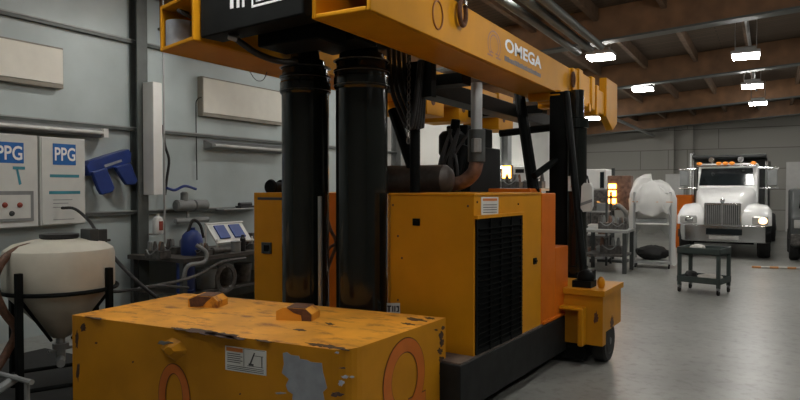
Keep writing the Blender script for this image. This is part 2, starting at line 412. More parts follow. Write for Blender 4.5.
for c in [((203,332),(18,2.2)),((222,335),(17,2.4)),((232,337.5),(11,1.6)),((332,347),(16,1.6)),((318,345),(10,1.4)),((180,329),(8,1)),((300,330),(6,1)),((330,324),(4,1)),((416,319.5),(9,1.4)),((430,318.3),(5,1)),((264,341),(8,.9)),((95,318),(9,.7)),((408,324),(6,.8))]:
    (u, v), (a, b) = c; o = TP(u, v); mb.blob(o, TP(u+a, v+a*.14)-o, TP(u, v+b)-o, zz, .4, 26)
# top face gets the rubbed top paint
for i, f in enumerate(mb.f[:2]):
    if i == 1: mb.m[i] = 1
box = mb.build('ballast_box', [M['boxside'], M['boxtop'], M['primer'], M['darkrust']], G, bevel=.012, smooth=0)
# emblems on the box
def two_tone_omega(parent, c, xd, yd, w, h, t, fill, line, name='emblem'):
    m = MB(); m.mat(1); omega(m, c, xd, yd, w+.012, h+.012, t+.012, th=.0022); m.mat(0); omega(m, c, xd, yd, w, h, t, th=.0042)
    return m.build(name, [fill, line], parent, smooth=0)
c = FP(174.5, 397); two_tone_omega(box, c, fd, zz, (FP(190, 390)-FP(159.5, 390)).length, 2*(FP(174, 364)-c).length, .056, M['emblem'], M['emblemline'])
c = SP(404.5, 379); two_tone_omega(box, c, sd, zz, (SP(424, 370)-SP(384, 370)).length, 2*(SP(406, 338)-c).length, .082, M['emblem'], M['emblemline'])
# warning sticker with its pictogram of a jib near a power line
a, b_, c = FP(225.5, 345.5), FP(266.5, 351), FP(225.5, 369.5)
xd, yd = (b_-a).normalized(), Vector((0, 0, 1)); W = (b_-a).length; H = (a-c).length
def SK(x, y, t=.002): return c+xd*(x*W)+yd*(y*H)+fn*t
def sk_box(m, x0, x1, y0, y1, t): m.prism([SK(x0, y0, 0), SK(x1, y0, 0), SK(x1, y1, 0), SK(x0, y1, 0)], fn*t)
m = MB(); sk_box(m, 0, 1, 0, 1, .002)
m.mat(1); sk_box(m, .03, .44, .80, .96, .003); m.mat(2)
for i in range(5): sk_box(m, .05, .05+.33+.05*(i % 2), .69-i*.085, .72-i*.085, .003)
for i in range(3): sk_box(m, .05, .94, .06+i*.07, .085+i*.07, .003)
sk_box(m, .46, .97, .97, .985, .003); sk_box(m, .46, .47, .25, .98, .003)
m.prism([SK(.60, .38, 0), SK(.64, .38, 0), SK(.74, .86, 0), (SK(.71, .86, 0))], fn*.0032); sk_box(m, .58, .70, .32, .40, .003); sk_box(m, .70, .93, .73, .75, .003); sk_box(m, .89, .91, .3, .75, .003); sk_box(m, .55, .93, .29, .31, .003)
m.build('warning_sticker', [M['sticker'], M['inkorange'], M['ink']], box, smooth=0, label='white warning sticker with an orange header and crane pictogram')
# diamond shaped lug on the front
o = FP(173.5, 350); pts = [FP(160.5, 348), FP(164, 342), FP(172, 337.5), FP(181, 341), FP(187, 350), FP(186, 354), FP(176, 361), (FP(166, 356))]
m = MB(); k = [p for p in pts]; inn = [o+(p-o)*.36+fn*.04 for p in pts]; n = len(pts)
m.add(k+inn, [(i, (i+1) % n, n+(i+1) % n, n+i) for i in range(n)]+[list(range(n, 2*n))])
m.mat(1); m.blob(FP(169, 343)+fn*.02, (FP(176, 343)-FP(169, 343)), (FP(169, 340)-FP(169, 343))+fn*.012, fn+zz*1.2, .3, 16, .003)
m.build('lug', [M['boxside'], M['primer']], box, smooth=0)
# welded stop blocks on the top
for (u0, u1, vb, h), nm in (((188, 218, 307, .085), 0), ((276, 312, 320, .085), 1)):
    p0, p1 = TP(u0, vb), TP(u1, vb+ (1.5 if nm else 1)); dd = (p1-p0).normalized(); back = Vector((-dd.y, dd.x, 0))
    L_ = (p1-p0).length
    prof = [(0, 0), (L_, 0), (L_, h*.55), (L_*.82, h*.95), (L_*.2, h), (0, h*.7)]
    m = MB(); m.prism([p0+dd*a+zz*b for a, b in prof], back*.17)
    m.mat(1); mm = [(L_*.72, h*.01), (L_*.98, h*.02), (L_*.99, h*.5), (L_*.83, h*.93), (L_*.55, h*.95), (L_*.3, h*.98), (L_*.5, h*.6), (L_*.7, h*.45)] if nm else [(0.02, h*.02), (L_*.5, .01), (L_*.62, h*.5), (L_*.8, h*.9), (L_*.3, h*.97), (.01, h*.68)]
    m.prism([p0+dd*a+zz*b+back*.002 for a, b in mm], -back*.006)
    m.prism([p0+dd*(L_*.3)+zz*h, p0+dd*(L_*.82)+zz*h*.95, p0+dd*(L_*.82)+zz*h*.95+back*.17, p0+dd*(L_*.3)+zz*h+back*.17], (0, 0, .003))
    m.build('stop_block', [M['boxtop'], M['rust']], box, bevel=.006)

# --- base deck behind the box and the two big lift cylinders
MB().box(-4.05, -1.95, 3.72, 4.42, .06, .34).build('base_plate', M['chassis'], G, bevel=.01)
def big_cyl(x, y, r=.212):
    m = MB()
    m.lathe([(r, .3), (r, 2.33), (r+.012, 2.345), (r+.014, 2.36), (r+.014, 2.42), (r+.008, 2.43), (r+.008, 2.455), (r+.016, 2.462), (r+.016, 2.475), (r-.005, 2.485), (r-.005, 2.53), (r+.005, 2.538), (r+.005, 2.55), (r-.02, 2.56), (r-.03, 2.60), (r-.07, 2.62), (r-.08, 2.68), (.13, 2.69), (.13, 2.82)], (x, y, 0), 48)
    o = m.build('lift_cylinder', M['blackgloss'], G, smooth=25)
    t = MB()
    for z in (2.462, 2.544, 2.36): t.lathe([(r+.01, z-.004), (r+.018, z), (r+.01, z+.004)], (x, y, 0), 48)
    t.build('collar_ring', M['steel'], o)
    MB().lathe([(r+.03, .3), (r+.03, .36), (r+.005, .365)], (x, y, 0), 40).build('foot_flange', M['chassis'], o)
big_cyl(-3.22, 4.06, .188); big_cyl(-2.682, 4.06, .196)
p = P(320, 200, y=3.86)
MB().cyl((p.x, 3.86, .3), (p.x, 3.86, 1.53), .016, n=12).build('guide_rod', M['steel'], G)
a, b_ = P(327.5, 195, y=4.5), P(339.5, 195, y=4.5)
MB().box(a.x, b_.x, 4.5, 4.62, .3, 1.55).build('enclosure_post', M['redorange'], G, bevel=.006)
m = MB(); m.curve([P(322, 200, y=4.15), P(330, 228, y=4.2), P(336, 243, y=4.2), P(330, 262, y=4.15), P(322, 285, y=4.1)], .014).curve([P(336, 243, y=4.2), P(326, 255, y=4.1), P(324, 300, y=4.12)], .012)
m.build('hydraulic_hose', M['brownhose'], G)

# --- right hand chassis, turned a little from the box
th = math.radians(-4.0); O = Vector((-1.735, 4.0, 0))
bx = Vector((math.cos(th), math.sin(th), 0)); by = Vector((-math.sin(th), math.cos(th), 0))
def R(a, b, z): return O+bx*a+by*b+zz*z
def rbox(mb, a0, a1, b0, b1, z0, z1): return mb.obox(R((a0+a1)/2, (b0+b1)/2, (z0+z1)/2), bx*((a1-a0)/2), by*((b1-b0)/2), zz*((z1-z0)/2))
def SD(u, v, a=0): return PP(u, v, O+bx*a, bx)
def bof(u, v, a=0): return (SD(u, v, a)-O).dot(by)
def FR(u, v, b=0): return PP(u, v, O+by*b, by)
m = MB(); rbox(m, -.28, .02, -.22, 2.06, .12, .435)
m.build('chassis_rail', M['chassis'], G, bevel=.008)
m = MB(); rbox(m, -1.2, .01, -.20, 2.0, .425, .447); m.build('deck_plate', M['deck'], G, bevel=.004)
# engine enclosure
b1, b2, b3, b4 = bof(521, 300), bof(541, 250), bof(555, 220), bof(567.5, 280)
ztop = 1.552
m = MB(); rbox(m, -.69, 0, 0, b2, .445, ztop); rbox(m, -.70, .008, -.008, b2+.0, ztop-.012, ztop+.004)
m.mat(1)
for u, v in ((393, 205), (398, 236), (402, 258), (398, 300), (468, 206), (477, 202), (518, 204)):
    q = FR(u, v) if u < 472 else SD(u, v)
    m.ball(q, .009, 8)
enc = m.build('engine_enclosure', [M['orange'], M['rust']], G, bevel=.01)
m = MB(); rbox(m, -.6, .006, b2, b3, .447, ztop-.004); zs = SD(555, 248).z; rbox(m, -.6, .006, b3, b4, .447, zs)
rbox(m, -.05, .022, b2+.02, b4, .442, .47)
m.build('rear_cover', M['redorange'], G, bevel=.008)
# grille
zt = SD(473.5, 219).z; zb = .452
m = MB()
rbox(m, -.005, .012, .02, .055, zb, zt); rbox(m, -.005, .012, b1-.03, b1, zb, zt); rbox(m, -.005, .012, .02, b1, zt-.03, zt); rbox(m, -.005, .012, .02, b1, zb, zb+.03)
rbox(m, -.01, .003, .02, b1, zb, zt)
for i in range(21):
    z = zb+.06+i*(zt-zb-.1)/21
    m.obox(R(.012, (b1+.02)/2, z), bx*.012+zz*.010, by*((b1-.06)/2), zz*.003)
for i in range(1, 4):
    b = .05+i*(b1-.08)/4; rbox(m, 0, .018, b-.006, b+.006, zb, zt)
m.mat(1); rbox(m, .0, .03, .0, b1+.01, zt, zt+.022)
m.build('grille', [M['black'], M['orange']], enc, bevel=0, smooth=0, label='black louvred grille')
def badge(parent, pts_uv, f, n, name='sticker', inks=()):
    q = [f(*p) for p in pts_uv]   # bl, br, tr, tl
    m = MB(); m.prism(q, n*.003)
    m.mat(1)
    for x0, x1, y0, y1, mi in inks:
        m.mat(mi); e = lambda x, y: (q[0]*(1-x)+q[1]*x)*(1-y)+(q[3]*(1-x)+q[2]*x)*y
        m.prism([e(x0, y0), e(x1, y0), e(x1, y1), e(x0, y1)], n*.0045)
    return m.build(name, [M['sticker'], M['ink'], M['inkorange']], parent, smooth=0)
badge(enc, [(481, 215), (498, 214.5), (498, 197), (481, 197)], SD, bx, 'data_sticker', [(.08, .92, .78, .92, 2)]+[(.1, .9, .12+i*.14, .16+i*.14, 1) for i in range(4)])
badge(enc, [(387, 314), (400, 314), (400, 303), (387, 303)], FR, -by, 'data_sticker', [(.12, .25, .2, .75, 1), (.05, .35, .65, .78, 1), (.42, .52, .2, .75, 1), (.58, .68, .2, .75, 1), (.75, .95, .2, .3, 1), (.75, .95, .6, .75, 1), (.85, .95, .3, .6, 1)])
def latch(c, n, xd, w=.03):
    m = MB(); m.obox(c+n*.004, xd*w, zz*w*.85, n*.006); m.obox(c+n*.014, xd*w*.55, zz*w*.3, n*.008)
    return m.build('latch', M['black'], enc, bevel=.003)
latch(FR(416.5, 222), -by, bx); latch(SD(534.5, 261), bx, by)
# left enclosure behind the cylinders
a, b_ = P(254, 195, y=4.75), P(287, 195, y=4.75)
m = MB(); m.box(a.x, a.x+1.15, 4.75, 5.9, .2, 1.545)
m.mat(1); m.box(a.x+.05, a.x+.36, 4.743, 4.75, 1.475, 1.5).box(a.x+.01, a.x+.6, 4.745, 4.75, .43, .44)
le = m.build('side_enclosure', [M['orange'], M['ink']], G, bevel=.01)
q = P(266.5, 248, y=4.74); m = MB(); m.obox(q, (.06, 0, 0), (0, .01, 0), (0, 0, .055)).mat(1).obox(q+Vector((.01, -.012, 0)), (.03, 0, 0), (0, .01, 0), (0, 0, .03)); m.build('latch', [M['greydark'], M['black']], le, bevel=.004)
q = P(271, 187, y=4.95); MB().lathe([(.07, -.02), (.08, .0), (.055, .02), (.05, .14), (.075, .15), (.075, .17)], q, 20, 'y').box(q.x-.02, q.x+.02, 4.97, 5.05, 1.54, q.z).build('air_horn', M['black'], le)

# --- rear ballast block, wheel
kz = .69
c0, c1, c2 = P(560, 287.5, z=kz), P(603, 291, z=kz), P(621, 282, z=kz)
e1 = Vector((c1.x, c1.y, 0)); dR = Vector((c2.x-c1.x, c2.y-c1.y, 0)); Lr = dR.length; dR.normalize(); dF = Vector((dR.y, -dR.x, 0))  # dF to the right
def K(a, b, z): return e1+dF*a+dR*b+zz*z
def kbox(m, a0, a1, b0, b1, z0, z1): return m.obox(K((a0+a1)/2, (b0+b1)/2, (z0+z1)/2), dF*((a1-a0)/2), dR*((b1-b0)/2), zz*((z1-z0)/2))
m = MB(); kbox(m, -1.7, 0, 0, .1, .20, kz-.05); kbox(m, -1.7, 0, .1, Lr, .31, kz-.05); kbox(m, -1.72, .02, -.02, Lr+.02, kz-.05, kz); m.mat(1); m.blob(K(-.06, -.002, .45), dF*.02, zz*.05, -dR); m.blob(K(.002, .3, .36), dR*.05, zz*.05, dF)
shade_ = MB(); kbox(shade_, -1.6, -.17, .04, Lr, .04, .32); shade_.build('shade_block', M['black'], G, bevel=.01)  # black box added as the dark shadow under the rear ballast
rb = m.build('rear_ballast', [M['boxside'], M['rust']], G, bevel=.012)
m = MB(); m.ball(K(-.06, .16, kz+.045), (.035, .035, .06), 12); m.build('lifting_knob', M['orange'], rb)
m = MB(); kbox(m, -.19, -.14, -.12, 0, .2, .53); kbox(m, -.42, -.14, -.12, 0, .51, .54); m.build('mounting_bracket', M['orange'], rb, bevel=.02)
wc = P(603, 343, z=.19); hub = K(-.08, .30, .19)
def wheel(name, c, ax, r, w, parent, tyre=M['rubber'], rim=M['greydark']):
    c = Vector(c); ax = Vector(ax).normalized()
    def lat(prof):
        mb = MB(); n = 28; a = zz.cross(ax).normalized(); vs = []; fs = []
        for rr, h in prof:
            for k in range(n):
                t = 2*math.pi*k/n; vs.append(c+ax*h+a*(rr*math.cos(t))+zz*(rr*math.sin(t)))
        for i in range(len(prof)-1):
            for k in range(n): fs.append((i*n+k, i*n+(k+1) % n, (i+1)*n+(k+1) % n, (i+1)*n+k))
        fs += [list(range(n))[::-1], list(range(len(vs)-n, len(vs)))]
        return mb.add(vs, fs)
    o = lat([(r*.6, -w/2), (r*.92, -w/2), (r, -w*.36), (r, w*.36), (r*.92, w/2), (r*.6, w/2)]).build(name, tyre, parent)
    lat([(r*.58, -w*.42), (r*.6, -w*.52), (r*.6, w*.52), (r*.5, w*.42), (r*.2, w*.40), (r*.16, w*.56), (r*.1, w*.56)]).build('rim', rim, o)
    return o
wheel('wheel', hub, dF, .19, .13, G)
for (x_, y_) in ((-3.7, 3.2), (-2.35, 3.25)): pass
# far masts on the rear block
fx = P(567, 278, z=.67)
yb = fx.y+.15
pa, pb = P(549, 180, y=yb), P(570, 180, y=yb); pc, pd = P(566, 180, y=yb), P(586, 180, y=yb)
m = MB(); m.box(pa.x, pb.x, yb, yb+.16, .5, 2.6); m.box(pa.x-.25, pd.x+.05, yb-.1, yb+.25, .5, .73); m.build('rear_mast', M['black'], G, bevel=.01)
cxm = (pc.x+pd.x)/2; rr = (pd.x-pc.x)/2
m = MB(); m.lathe([(rr+.02, .7), (rr+.02, .78), (rr, .79), (rr, 2.2), (rr+.02, 2.21), (rr+.02, 2.3), (rr*.7, 2.32), (rr*.7, 2.6)], (cxm, yb+.02, 0), 32)
rc = m.build('lift_cylinder', M['blackgloss'], G)
q = [P(u, v, y=yb-rr-.01) for u, v in ((568, 191), (578, 191), (578, 176), (568, 176))]
m = MB(); m.prism(q, (0, .004, 0)); m.mat(1); e = lambda x, y: q[0]+(q[1]-q[0])*x+(q[3]-q[0])*y
m.prism([e(.3, .25)-Vector((0, .002, 0)), e(.7, .25)-Vector((0, .002, 0)), e(.75, .7)-Vector((0, .002, 0)), e(.35, .7)-Vector((0, .002, 0))], (0, .003, 0)); m.build('tag_card', [M['sticker'], M['inkorange']], rc, smooth=0, label='white tag card with an orange mark')
# struts
def strut(p0, p1, r=.035, parent=G, name='strut', mt=None):
    return MB().tube([p0, p1], r, 10).build(name, mt or M['black'], parent)
s1 = strut(P(519, 92, y=6.9), P(534, 192, y=6.2), .06); strut(P(534, 176, y=6.2), P(556, 160, y=6.5), .035)
s2 = strut(P(566, 92, y=6.35), K(-.2, .14, kz), .035)
m = MB(); kbox(m, -.3, -.13, .08, .26, kz, kz+.06); m.ball(K(-.2, .16, kz+.08), (.08, .07, .08), 12); m.build('strut_foot', M['black'], s2)
strut(P(500, 133.5, y=6.8), P(556, 127, y=6.8), .04, name='tie_bar')

# --- the two long top beams
def top_beam(x0, x1, y0, y1, z0, z1, t=.03, sk=0):
    yy = lambda x: y0+sk*(x1-x)/(x1-x0)
    m = MB()
    for a, b, c, d in ((x0, x0+t, z0, z1), (x1-t, x1, z0, z1), (x0+t, x1-t, z0, z0+t), (x0+t, x1-t, z1-t, z1)):
        m.poly([(a, yy(a)), (b, yy(b)), (b, y1), (a, y1)], c, d)
    m.box(x0+t, x1-t, y0+1.1, y0+1.13, z0+t, z1-t)
    return m.build('top_beam', M['beampaint'], G, bevel=.009, smooth=0)
X1 = -1.96; Z0, Z1 = 2.6, 2.935
yR = 8.9
rbm = top_beam(-2.38, X1, 3.06, P(572, 90, x=X1).y, Z0, Z1)
lbm = top_beam(-3.92, -3.40, 3.08, 9.0, Z0, Z1, sk=.15)
BX = Vector((1, 0, 0)); BY = Vector((0, 1, 0))
def BP(u, v): return P(u, v, x=X1)
# writing on the beam
a = BP(504.5, 58); b_ = BP(541, 72)
a = Vector((X1, a.y, 2.72)); wl = b_.y-a.y
lettering('lettering', 'OMEGA', Vector((X1, a.y, 2.755)), BY, zz, wl, .115, M['letterwhite'], rbm, .004, .03)
m = MB(); yy = a.y; random.seed(3)
while yy < a.y+wl*.98:
    w = random.uniform(.022, .042); m.box(X1, X1+.003, yy, yy+w, 2.672, 2.672+random.choice((.036, .036, .043))); yy += w+.012
m.build('subtitle', M['subletter'], rbm, smooth=0)
c = Vector((X1, BP(494, 42).y, 2.757))
m = MB(); omega(m, c, BY, zz, BP(500, 42).y-BP(487, 42).y, .23, .012, th=.003); omega(m, c, BY, zz, (BP(500, 42).y-BP(487, 42).y)*.68, .165, .01, th=.003); m.build('emblem', M['emblemfaint'], rbm, smooth=0)
# pad ring and shackle
def ring(mb, c, xd, yd, rx, ry, r, n=26):
    pts = [Vector(c)+Vector(xd)*(rx*math.cos(2*math.pi*k/n))+Vector(yd)*(ry*math.sin(2*math.pi*k/n)) for k in range(n+1)]
    return mb.tube(pts, r, 8)
c = BP(437.5, 15); m = MB(); ring(m, c+BX*.002, BY, zz, .075, .095, .007); m.build('pad_ring', M['emblemfaint'], rbm)
c = BP(459, 14); m = MB(); ring(m, c+BX*.03, BY, zz, .055, .085, .018); m.mat(1); m.cyl(c-BX*.02+zz*.075, c+BX*.055+zz*.075, .022, n=10); m.build('shackle', [M['rust'], M['chrome']], rbm)
# sliding head with plates at the end of the right beam
y1 = BP(572, 90).y; y2 = BP(590, 90).y; y3 = BP(605, 90).y; y4 = BP(616, 90).y
m = MB(); m.box(-2.35, X1+.03, y1-.06, y2, Z0-.03, Z1+.01).box(-2.33, X1-.01, y2, y3, Z0-.02, Z1-.05)
m.box(-2.40, X1+.05, y1+.12, y1+.3, Z0-.07, Z1+.03).box(-2.40, X1+.05, y2-.1, y2+.06, Z0-.04, Z1+.03)
m.box(-2.32, X1+.02, y2+.28, y2+.4, Z0-.07, Z1-.02)
hd = m.build('sliding_head', M['beampaint'], G, bevel=.012)
zt_, zb_ = BP(606, 78).z, BP(613, 131).z
m = MB(); m.prism([(x_, y_, z_) for x_, y_, z_ in [(X1+.02, y3, zt_), (X1+.02, y4, zt_+.0), (X1+.02, y4, zb_+.12), (X1+.02, (y3*.4+y4*.6), zb_), (X1+.02, y3, zb_+.16)]], (-.1, 0, 0)); m.box(-2.3, X1-.05, y3+.05, y4-.05, Z0+.05, Z1-.1)
m.build('end_plate', M['beampaint'], hd, bevel=.01)
m = MB(); c = BP(569, 100)
ring(m, Vector((X1+.045, y1-.12, 2.8)), BY, zz, .045, .075, .016); m.build('shackle', M['rust'], hd)
for u, v in ((557, 95), (586, 115)):
    c = BP(u, v); MB().cyl((X1+.05, c.y, Z0-.03), (X1-.3, c.y, Z0-.03), .055, n=16).build('roller', M['beampaint'], hd, bevel=.005)
# brackets hanging on the far left beam and grey roller in its open end
for u, w in ((432, .22), (462, .2), (503, .3)):
    c = P(u, 105, x=-3.43); m = MB(); m.box(-3.94, -3.38, c.y-w, c.y+w, Z0-.17, Z1+.02); m.mat(1).cyl((-3.40, c.y-w*.3, Z0), (-3.375, c.y-w*.3, Z0), .06, n=14); m.build('bracket', [M['beampaint'], M['rust']], lbm, bevel=.01)
q = P(173, 30, y=3.12); q = P(173, 30, y=3.25); MB().cyl((q.x, 3.32, Z0+.03), (q.x, 3.32, Z0+.22), .105, n=24).build('roller', M['primer'], lbm)
m = MB(); m.curve([(q.x+.1, 3.3, Z0+.27), (q.x+.18, 3.15, Z0+.24), (q.x+.26, 3.3, Z0+.16), (q.x+.2, 3.4, Z0+.06)], .014); m.build('hose', M['hose'], lbm)
# crosshead
m = MB(); m.poly([(-3.37, 3.11), (-2.385, 2.985), (-2.36, 3.18), (-3.345, 3.30)], 2.615, 3.25); m.box(-3.16, -2.42, 3.22, 4.34, 2.69, 2.98).box(-3.03, -2.5, 3.3, 3.6, 2.55, 2.9).box(-3.42, -2.9, 3.9, 4.3, 2.72, 2.95)
m.box(-2.88, -2.44, 3.6, 3.9, 2.6, 2.75)
xh = m.build('crosshead', M['black'], G, bevel=.012)
cx0, cxd = Vector((-3.37, 3.11, 0)), Vector((.985, -.125, 0)).normalized(); cxn = Vector((cxd.y, -cxd.x, 0))
def CH(u, v): return PP(u, v, cx0, cxn)
m = MB()
def stroke(p, w, z0, z1): m.prism([Vector((p.x, p.y, z0)), Vector((p.x, p.y, z0))+cxd*w, Vector((p.x, p.y, z1))+cxd*w, Vector((p.x, p.y, z1))], cxn*.004)
for u0, u1, v in ((230.5, 233.5, 9), (237, 239.5, 8), (242.5, 244.5, 7.3)):
    a, b_ = CH(u0, v), CH(u1, v); stroke(a, (b_-a).length, a.z, a.z+.14)
a, b_ = CH(252, 8), CH(299, 0); L_ = (Vector((b_.x, b_.y, 0))-Vector((a.x, a.y, 0))).length
stroke(a, L_, a.z, a.z+.014); stroke(a, .012, a.z, a.z+.17); stroke(a+cxd*(L_-.012), .012, a.z, a.z+.17)
for i in range(6): stroke(a+cxd*(.04+i*(L_-.08)/6), .02, a.z+.03, a.z+.14)
stroke(a+cxd*.04, .05, a.z+.03, a.z+.042)
m.build('painted_logo', M['letterwhite'], xh, smooth=0)
m = MB(); m.curve([P(232, 36, y=3.15), P(243, 44, y=3.2), P(258, 54, y=3.3), P(278, 61, y=3.5), P(296, 62, y=3.85)], .022); m.mat(1); m.cyl(P(229, 36, y=3.14), P(238, 39, y=3.17), .024, n=10)
m.build('hydraulic_hose', [M['hose'], M['steel']], xh)
MB().curve([P(250, 72, y=4.0), P(256, 80, y=3.95), P(263, 80, y=3.9), P(267, 72, y=3.85)], .003, 5).build('wire', M['hose'], xh)
# black rail, hanging hoses, chain and strut behind the right cylinder
m = MB(); m.box(-2.95, -2.72, 4.34, 9.0, 2.46, 2.62); m.box(-3.4, -2.4, 7.6, 7.8, 2.5, 2.6).box(-3.44, -2.37, 5.2, 5.4, 2.52, 2.62); m.build('centre_rail', M['black'], G, bevel=.008)
m = MB()
for i in range(5):
    y_ = 4.55+.05*i; du = i*5
    m.curve([P(388+du, 40, y=y_), P(391+du, 85, y=y_), P(400+du, 112, y=y_), P(410+du*.6, 128, y=y_), P(416+du*.4, 95, y=y_), P(420+du*.3, 60, y=y_)], .02)
m.build('hose_bundle', M['hose'], G)
m = MB()
for i in range(14):
    q = P(409-(i*.06), 60+i*6.2, y=4.5); ring(m, q, BX*(1 if i % 2 else .3)+BY*(.3 if i % 2 else 1), zz, .012, .026, .005, 10)
m.build('chain', M['clutter'], G)
q = P(415, 92, y=4.75); MB().cyl((q.x, 4.75, 1.5), (q.x, 4.75, 2.6), .045, n=14).build('strut', M['black'], G)
strut(P(393, 110, y=4.85), P(412, 166, y=4.8), .05)
m = MB(); q = P(418, 100, y=4.7); m.obox(P(421, 80, y=4.7), (.12, 0, 0), (0, .05, 0), (0, 0, .15)); m.build('valve_block', M['black'], G, bevel=.01)
# --- engine seen between the enclosures
m = MB()
p0, p1 = P(384, 180, y=5.0), P(452, 179, y=5.0)
m.lathe([(.05, p0.x-.02), (.12, p0.x), (.13, p0.x+.03), (.13, p1.x-.06), (.10, p1.x-.02), (.06, p1.x)], (0, 5.0, p0.z), 26, 'x')
m.build('muffler', mat('muffler_steel', (.06, .052, .046), .5, .4, var=.4, scale=10), G)
m = MB(); eq = P(455, 192, y=5.6); ex0, ex1 = P(440, 150, y=5.6).x, P(470, 150, y=5.6).x
m.box(ex0, ex1, 5.6, 6.4, 1.3, 2.0).box(ex0+.04, ex1-.05, 5.65, 6.3, 2.0, 2.2)
m.lathe([(.12, 0), (.13, .03), (.13, .2), (.09, .24)], (ex0+.12, 5.62, 1.9), 20, 'z')
m.cyl((ex0+.05, 5.62, 1.45), (ex0+.18, 5.58, 2.25), .045, n=12).cyl((ex1-.2, 5.55, 1.4), (ex1-.05, 5.6, 2.0), .05, n=12)
eng = m.build('engine', M['black'], G, bevel=.015)
m = MB(); random.seed(11)
for i in range(7):
    x_ = ex0+random.uniform(0, .35); m.curve([(x_, 5.5, 1.5), (x_+random.uniform(-.1, .1), 5.45, 1.8), (x_+random.uniform(-.15, .25), 5.5, 2.15)], .015)
m.build('hose_bundle', M['hose'], eng)
m = MB(); m.curve([P(446, 184, y=5.15), P(456, 184, y=5.15), P(466, 180, y=5.15), P(474, 172, y=5.15), P(476.5, 162, y=5.15)], .062, 14)
m.mat(1); q = P(476.5, 162, y=5.15); m.cyl((q.x, q.y, q.z), (q.x, q.y, 2.5), .05, n=14)
m.build('exhaust_pipe', [M['exhaust'], M['galv']], G)
m = MB(); m.cyl((q.x, q.y, q.z+.0), (q.x, q.y, q.z+.28), .075, n=16).mat(1).cyl((q.x+.02, q.y-.05, q.z+.08), (q.x+.02, q.y-.05, q.z+.2), .045, n=10); m.build('exhaust_clamp', [M['greydark'], M['steel']], G, bevel=.006)
# orange air box and clutter of the engine top
m = MB(); p0, p1 = P(488, 190, y=6.0), P(545, 190, y=6.3); m.box(p0.x, p1.x-.05, 6.0, 6.35, 1.3, 1.585); m.build('engine_cover', M['redorange'], G, bevel=.01)

# ------------------------------------------------------------------ things along the left wall
def wp(u, v): return P(u, v, x=XW)
def wbox(m, u0, u1, v0, v1, d0, d1, uz=None):
    a = wp(u0, (v0+v1)/2); b = wp(u1, (v0+v1)/2); um = uz or (u0+u1)/2
    return m.box(XW+d0, XW+d1, a.y, b.y, wp(um, v1).z, wp(um, v0).z)
for yy0, yy1, z0, z1, lab in ((2.7, 4.24, 2.67, 3.115, 'beige framed board high on the grey wall above the paint cabinets'), (6.22, 7.9, 2.57, 3.11, 'beige framed board on the grey wall beyond the black lift cylinders')):
    t = thing('wall_board', lab, 'board', (XW, (yy0+yy1)/2, z0), 0, 'beige boards on the left wall')
    MB().box(XW, XW+.10, yy0, yy1, z0, z1).build('frame', M['beigeedge'], t, bevel=.006)
    MB().box(XW+.10, XW+.112, yy0+.012, yy1-.012, z0+.05, z1-.02).build('face_panel', M['beige'], t, bevel=.003)
for yy0, yy1, z0, z1, lab in ((2.5, 4.74, 2.17, 2.27, 'unlit strip light fixture on the wall just above the paint cabinets'), (6.32, 7.95, 2.13, 2.22, 'unlit strip light fixture below the beige board beyond the column')):
    t = thing('strip_light', lab, 'light fixture', (XW, (yy0+yy1)/2, z0), 0, 'unlit strip lights on the left wall')
    MB().prism([(XW, yy0, z0), (XW+.16, yy0, z0+.02), (XW+.16, yy0, z1-.02), (XW, yy0, z1+.03)], (0, yy1-yy0, 0)).build('housing', M['grey'], t, bevel=.004)
    MB().cyl((XW+.17, yy0+.05, (z0+z1)/2), (XW+.17, yy1-.08, (z0+z1)/2), .022, n=10).mat(1).box(XW+.14, XW+.19, yy1-.08, yy1-.02, z0, z1).build('tube', [M['ducttube'], M['white']], t)
XD = XW+.156
def cabinet(u0, u1, zt_, zb_, label):
    a, b = P(u0, 180, x=XD).y, P(u1, 180, x=XD).y
    t = thing('paint_cabinet', label, 'cabinet', (XW, (a+b)/2, zb_), 0, 'white paint cabinets on the wall')
    MB().box(XW, XW+.14, a, b, zb_, zt_).build('body', M['cabinet'], t, bevel=.008)
    dr = MB().box(XW+.14, XW+.155, a+.01, b-.01, zb_+.01, zt_-.01).build('door', M['cabinet'], t, bevel=.005)
    return t, dr, a, b
XD = XW+.156
def dp(u, v): return P(u, v, x=XD)
def drect(m, u0, u1, v0, v1, t=.003):
    z0 = dp((u0+u1)/2, v1).z; z1 = dp((u0+u1)/2, v0).z
    return m.box(XD-.002, XD+t, dp(u0, 180).y, dp(u1, 180).y, z0, z1)
t, dr, a, b = cabinet(41, 86, 2.135, 1.19, 'white paint cabinet with two teal stripes under its blue logo')
m = MB(); drect(m, 53, 76, 144, 165); lg = m.build('logo', M['logo_blue'], dr, bevel=.02, smooth=0)
lettering('logo_letters', 'PPG', Vector((XD, dp(54.5, 155).y, dp(64, 161).z)), BY, zz, dp(75, 155).y-dp(54.5, 155).y, dp(64, 147.5).z-dp(64, 161).z, M['letterwhite'], lg, .006, .02)
m = MB(); drect(m, 50, 79, 174.5, 177.5); drect(m, 49, 80, 191, 194); m.mat(1)
for v, u1 in ((199.5, 72), (203, 68), (207, 60), (219, 74)): drect(m, 53, u1, v, v+.6)
m.build('stripe', [M['teal'], M['grey']], dr, smooth=0)
t, dr, a, b = cabinet(-28, 39, 2.14, 1.18, 'white paint cabinet with a dark framed gauge panel under its blue logo')
m = MB(); drect(m, -6, 24, 142, 163); lg = m.build('logo', M['logo_blue'], dr, bevel=.02, smooth=0)
lettering('logo_letters', 'PPG', Vector((XD, dp(-4, 155).y, dp(10, 160).z)), BY, zz, dp(22, 155).y-dp(-4, 155).y, dp(10, 145.5).z-dp(10, 160).z, M['letterwhite'], lg, .006, .02)
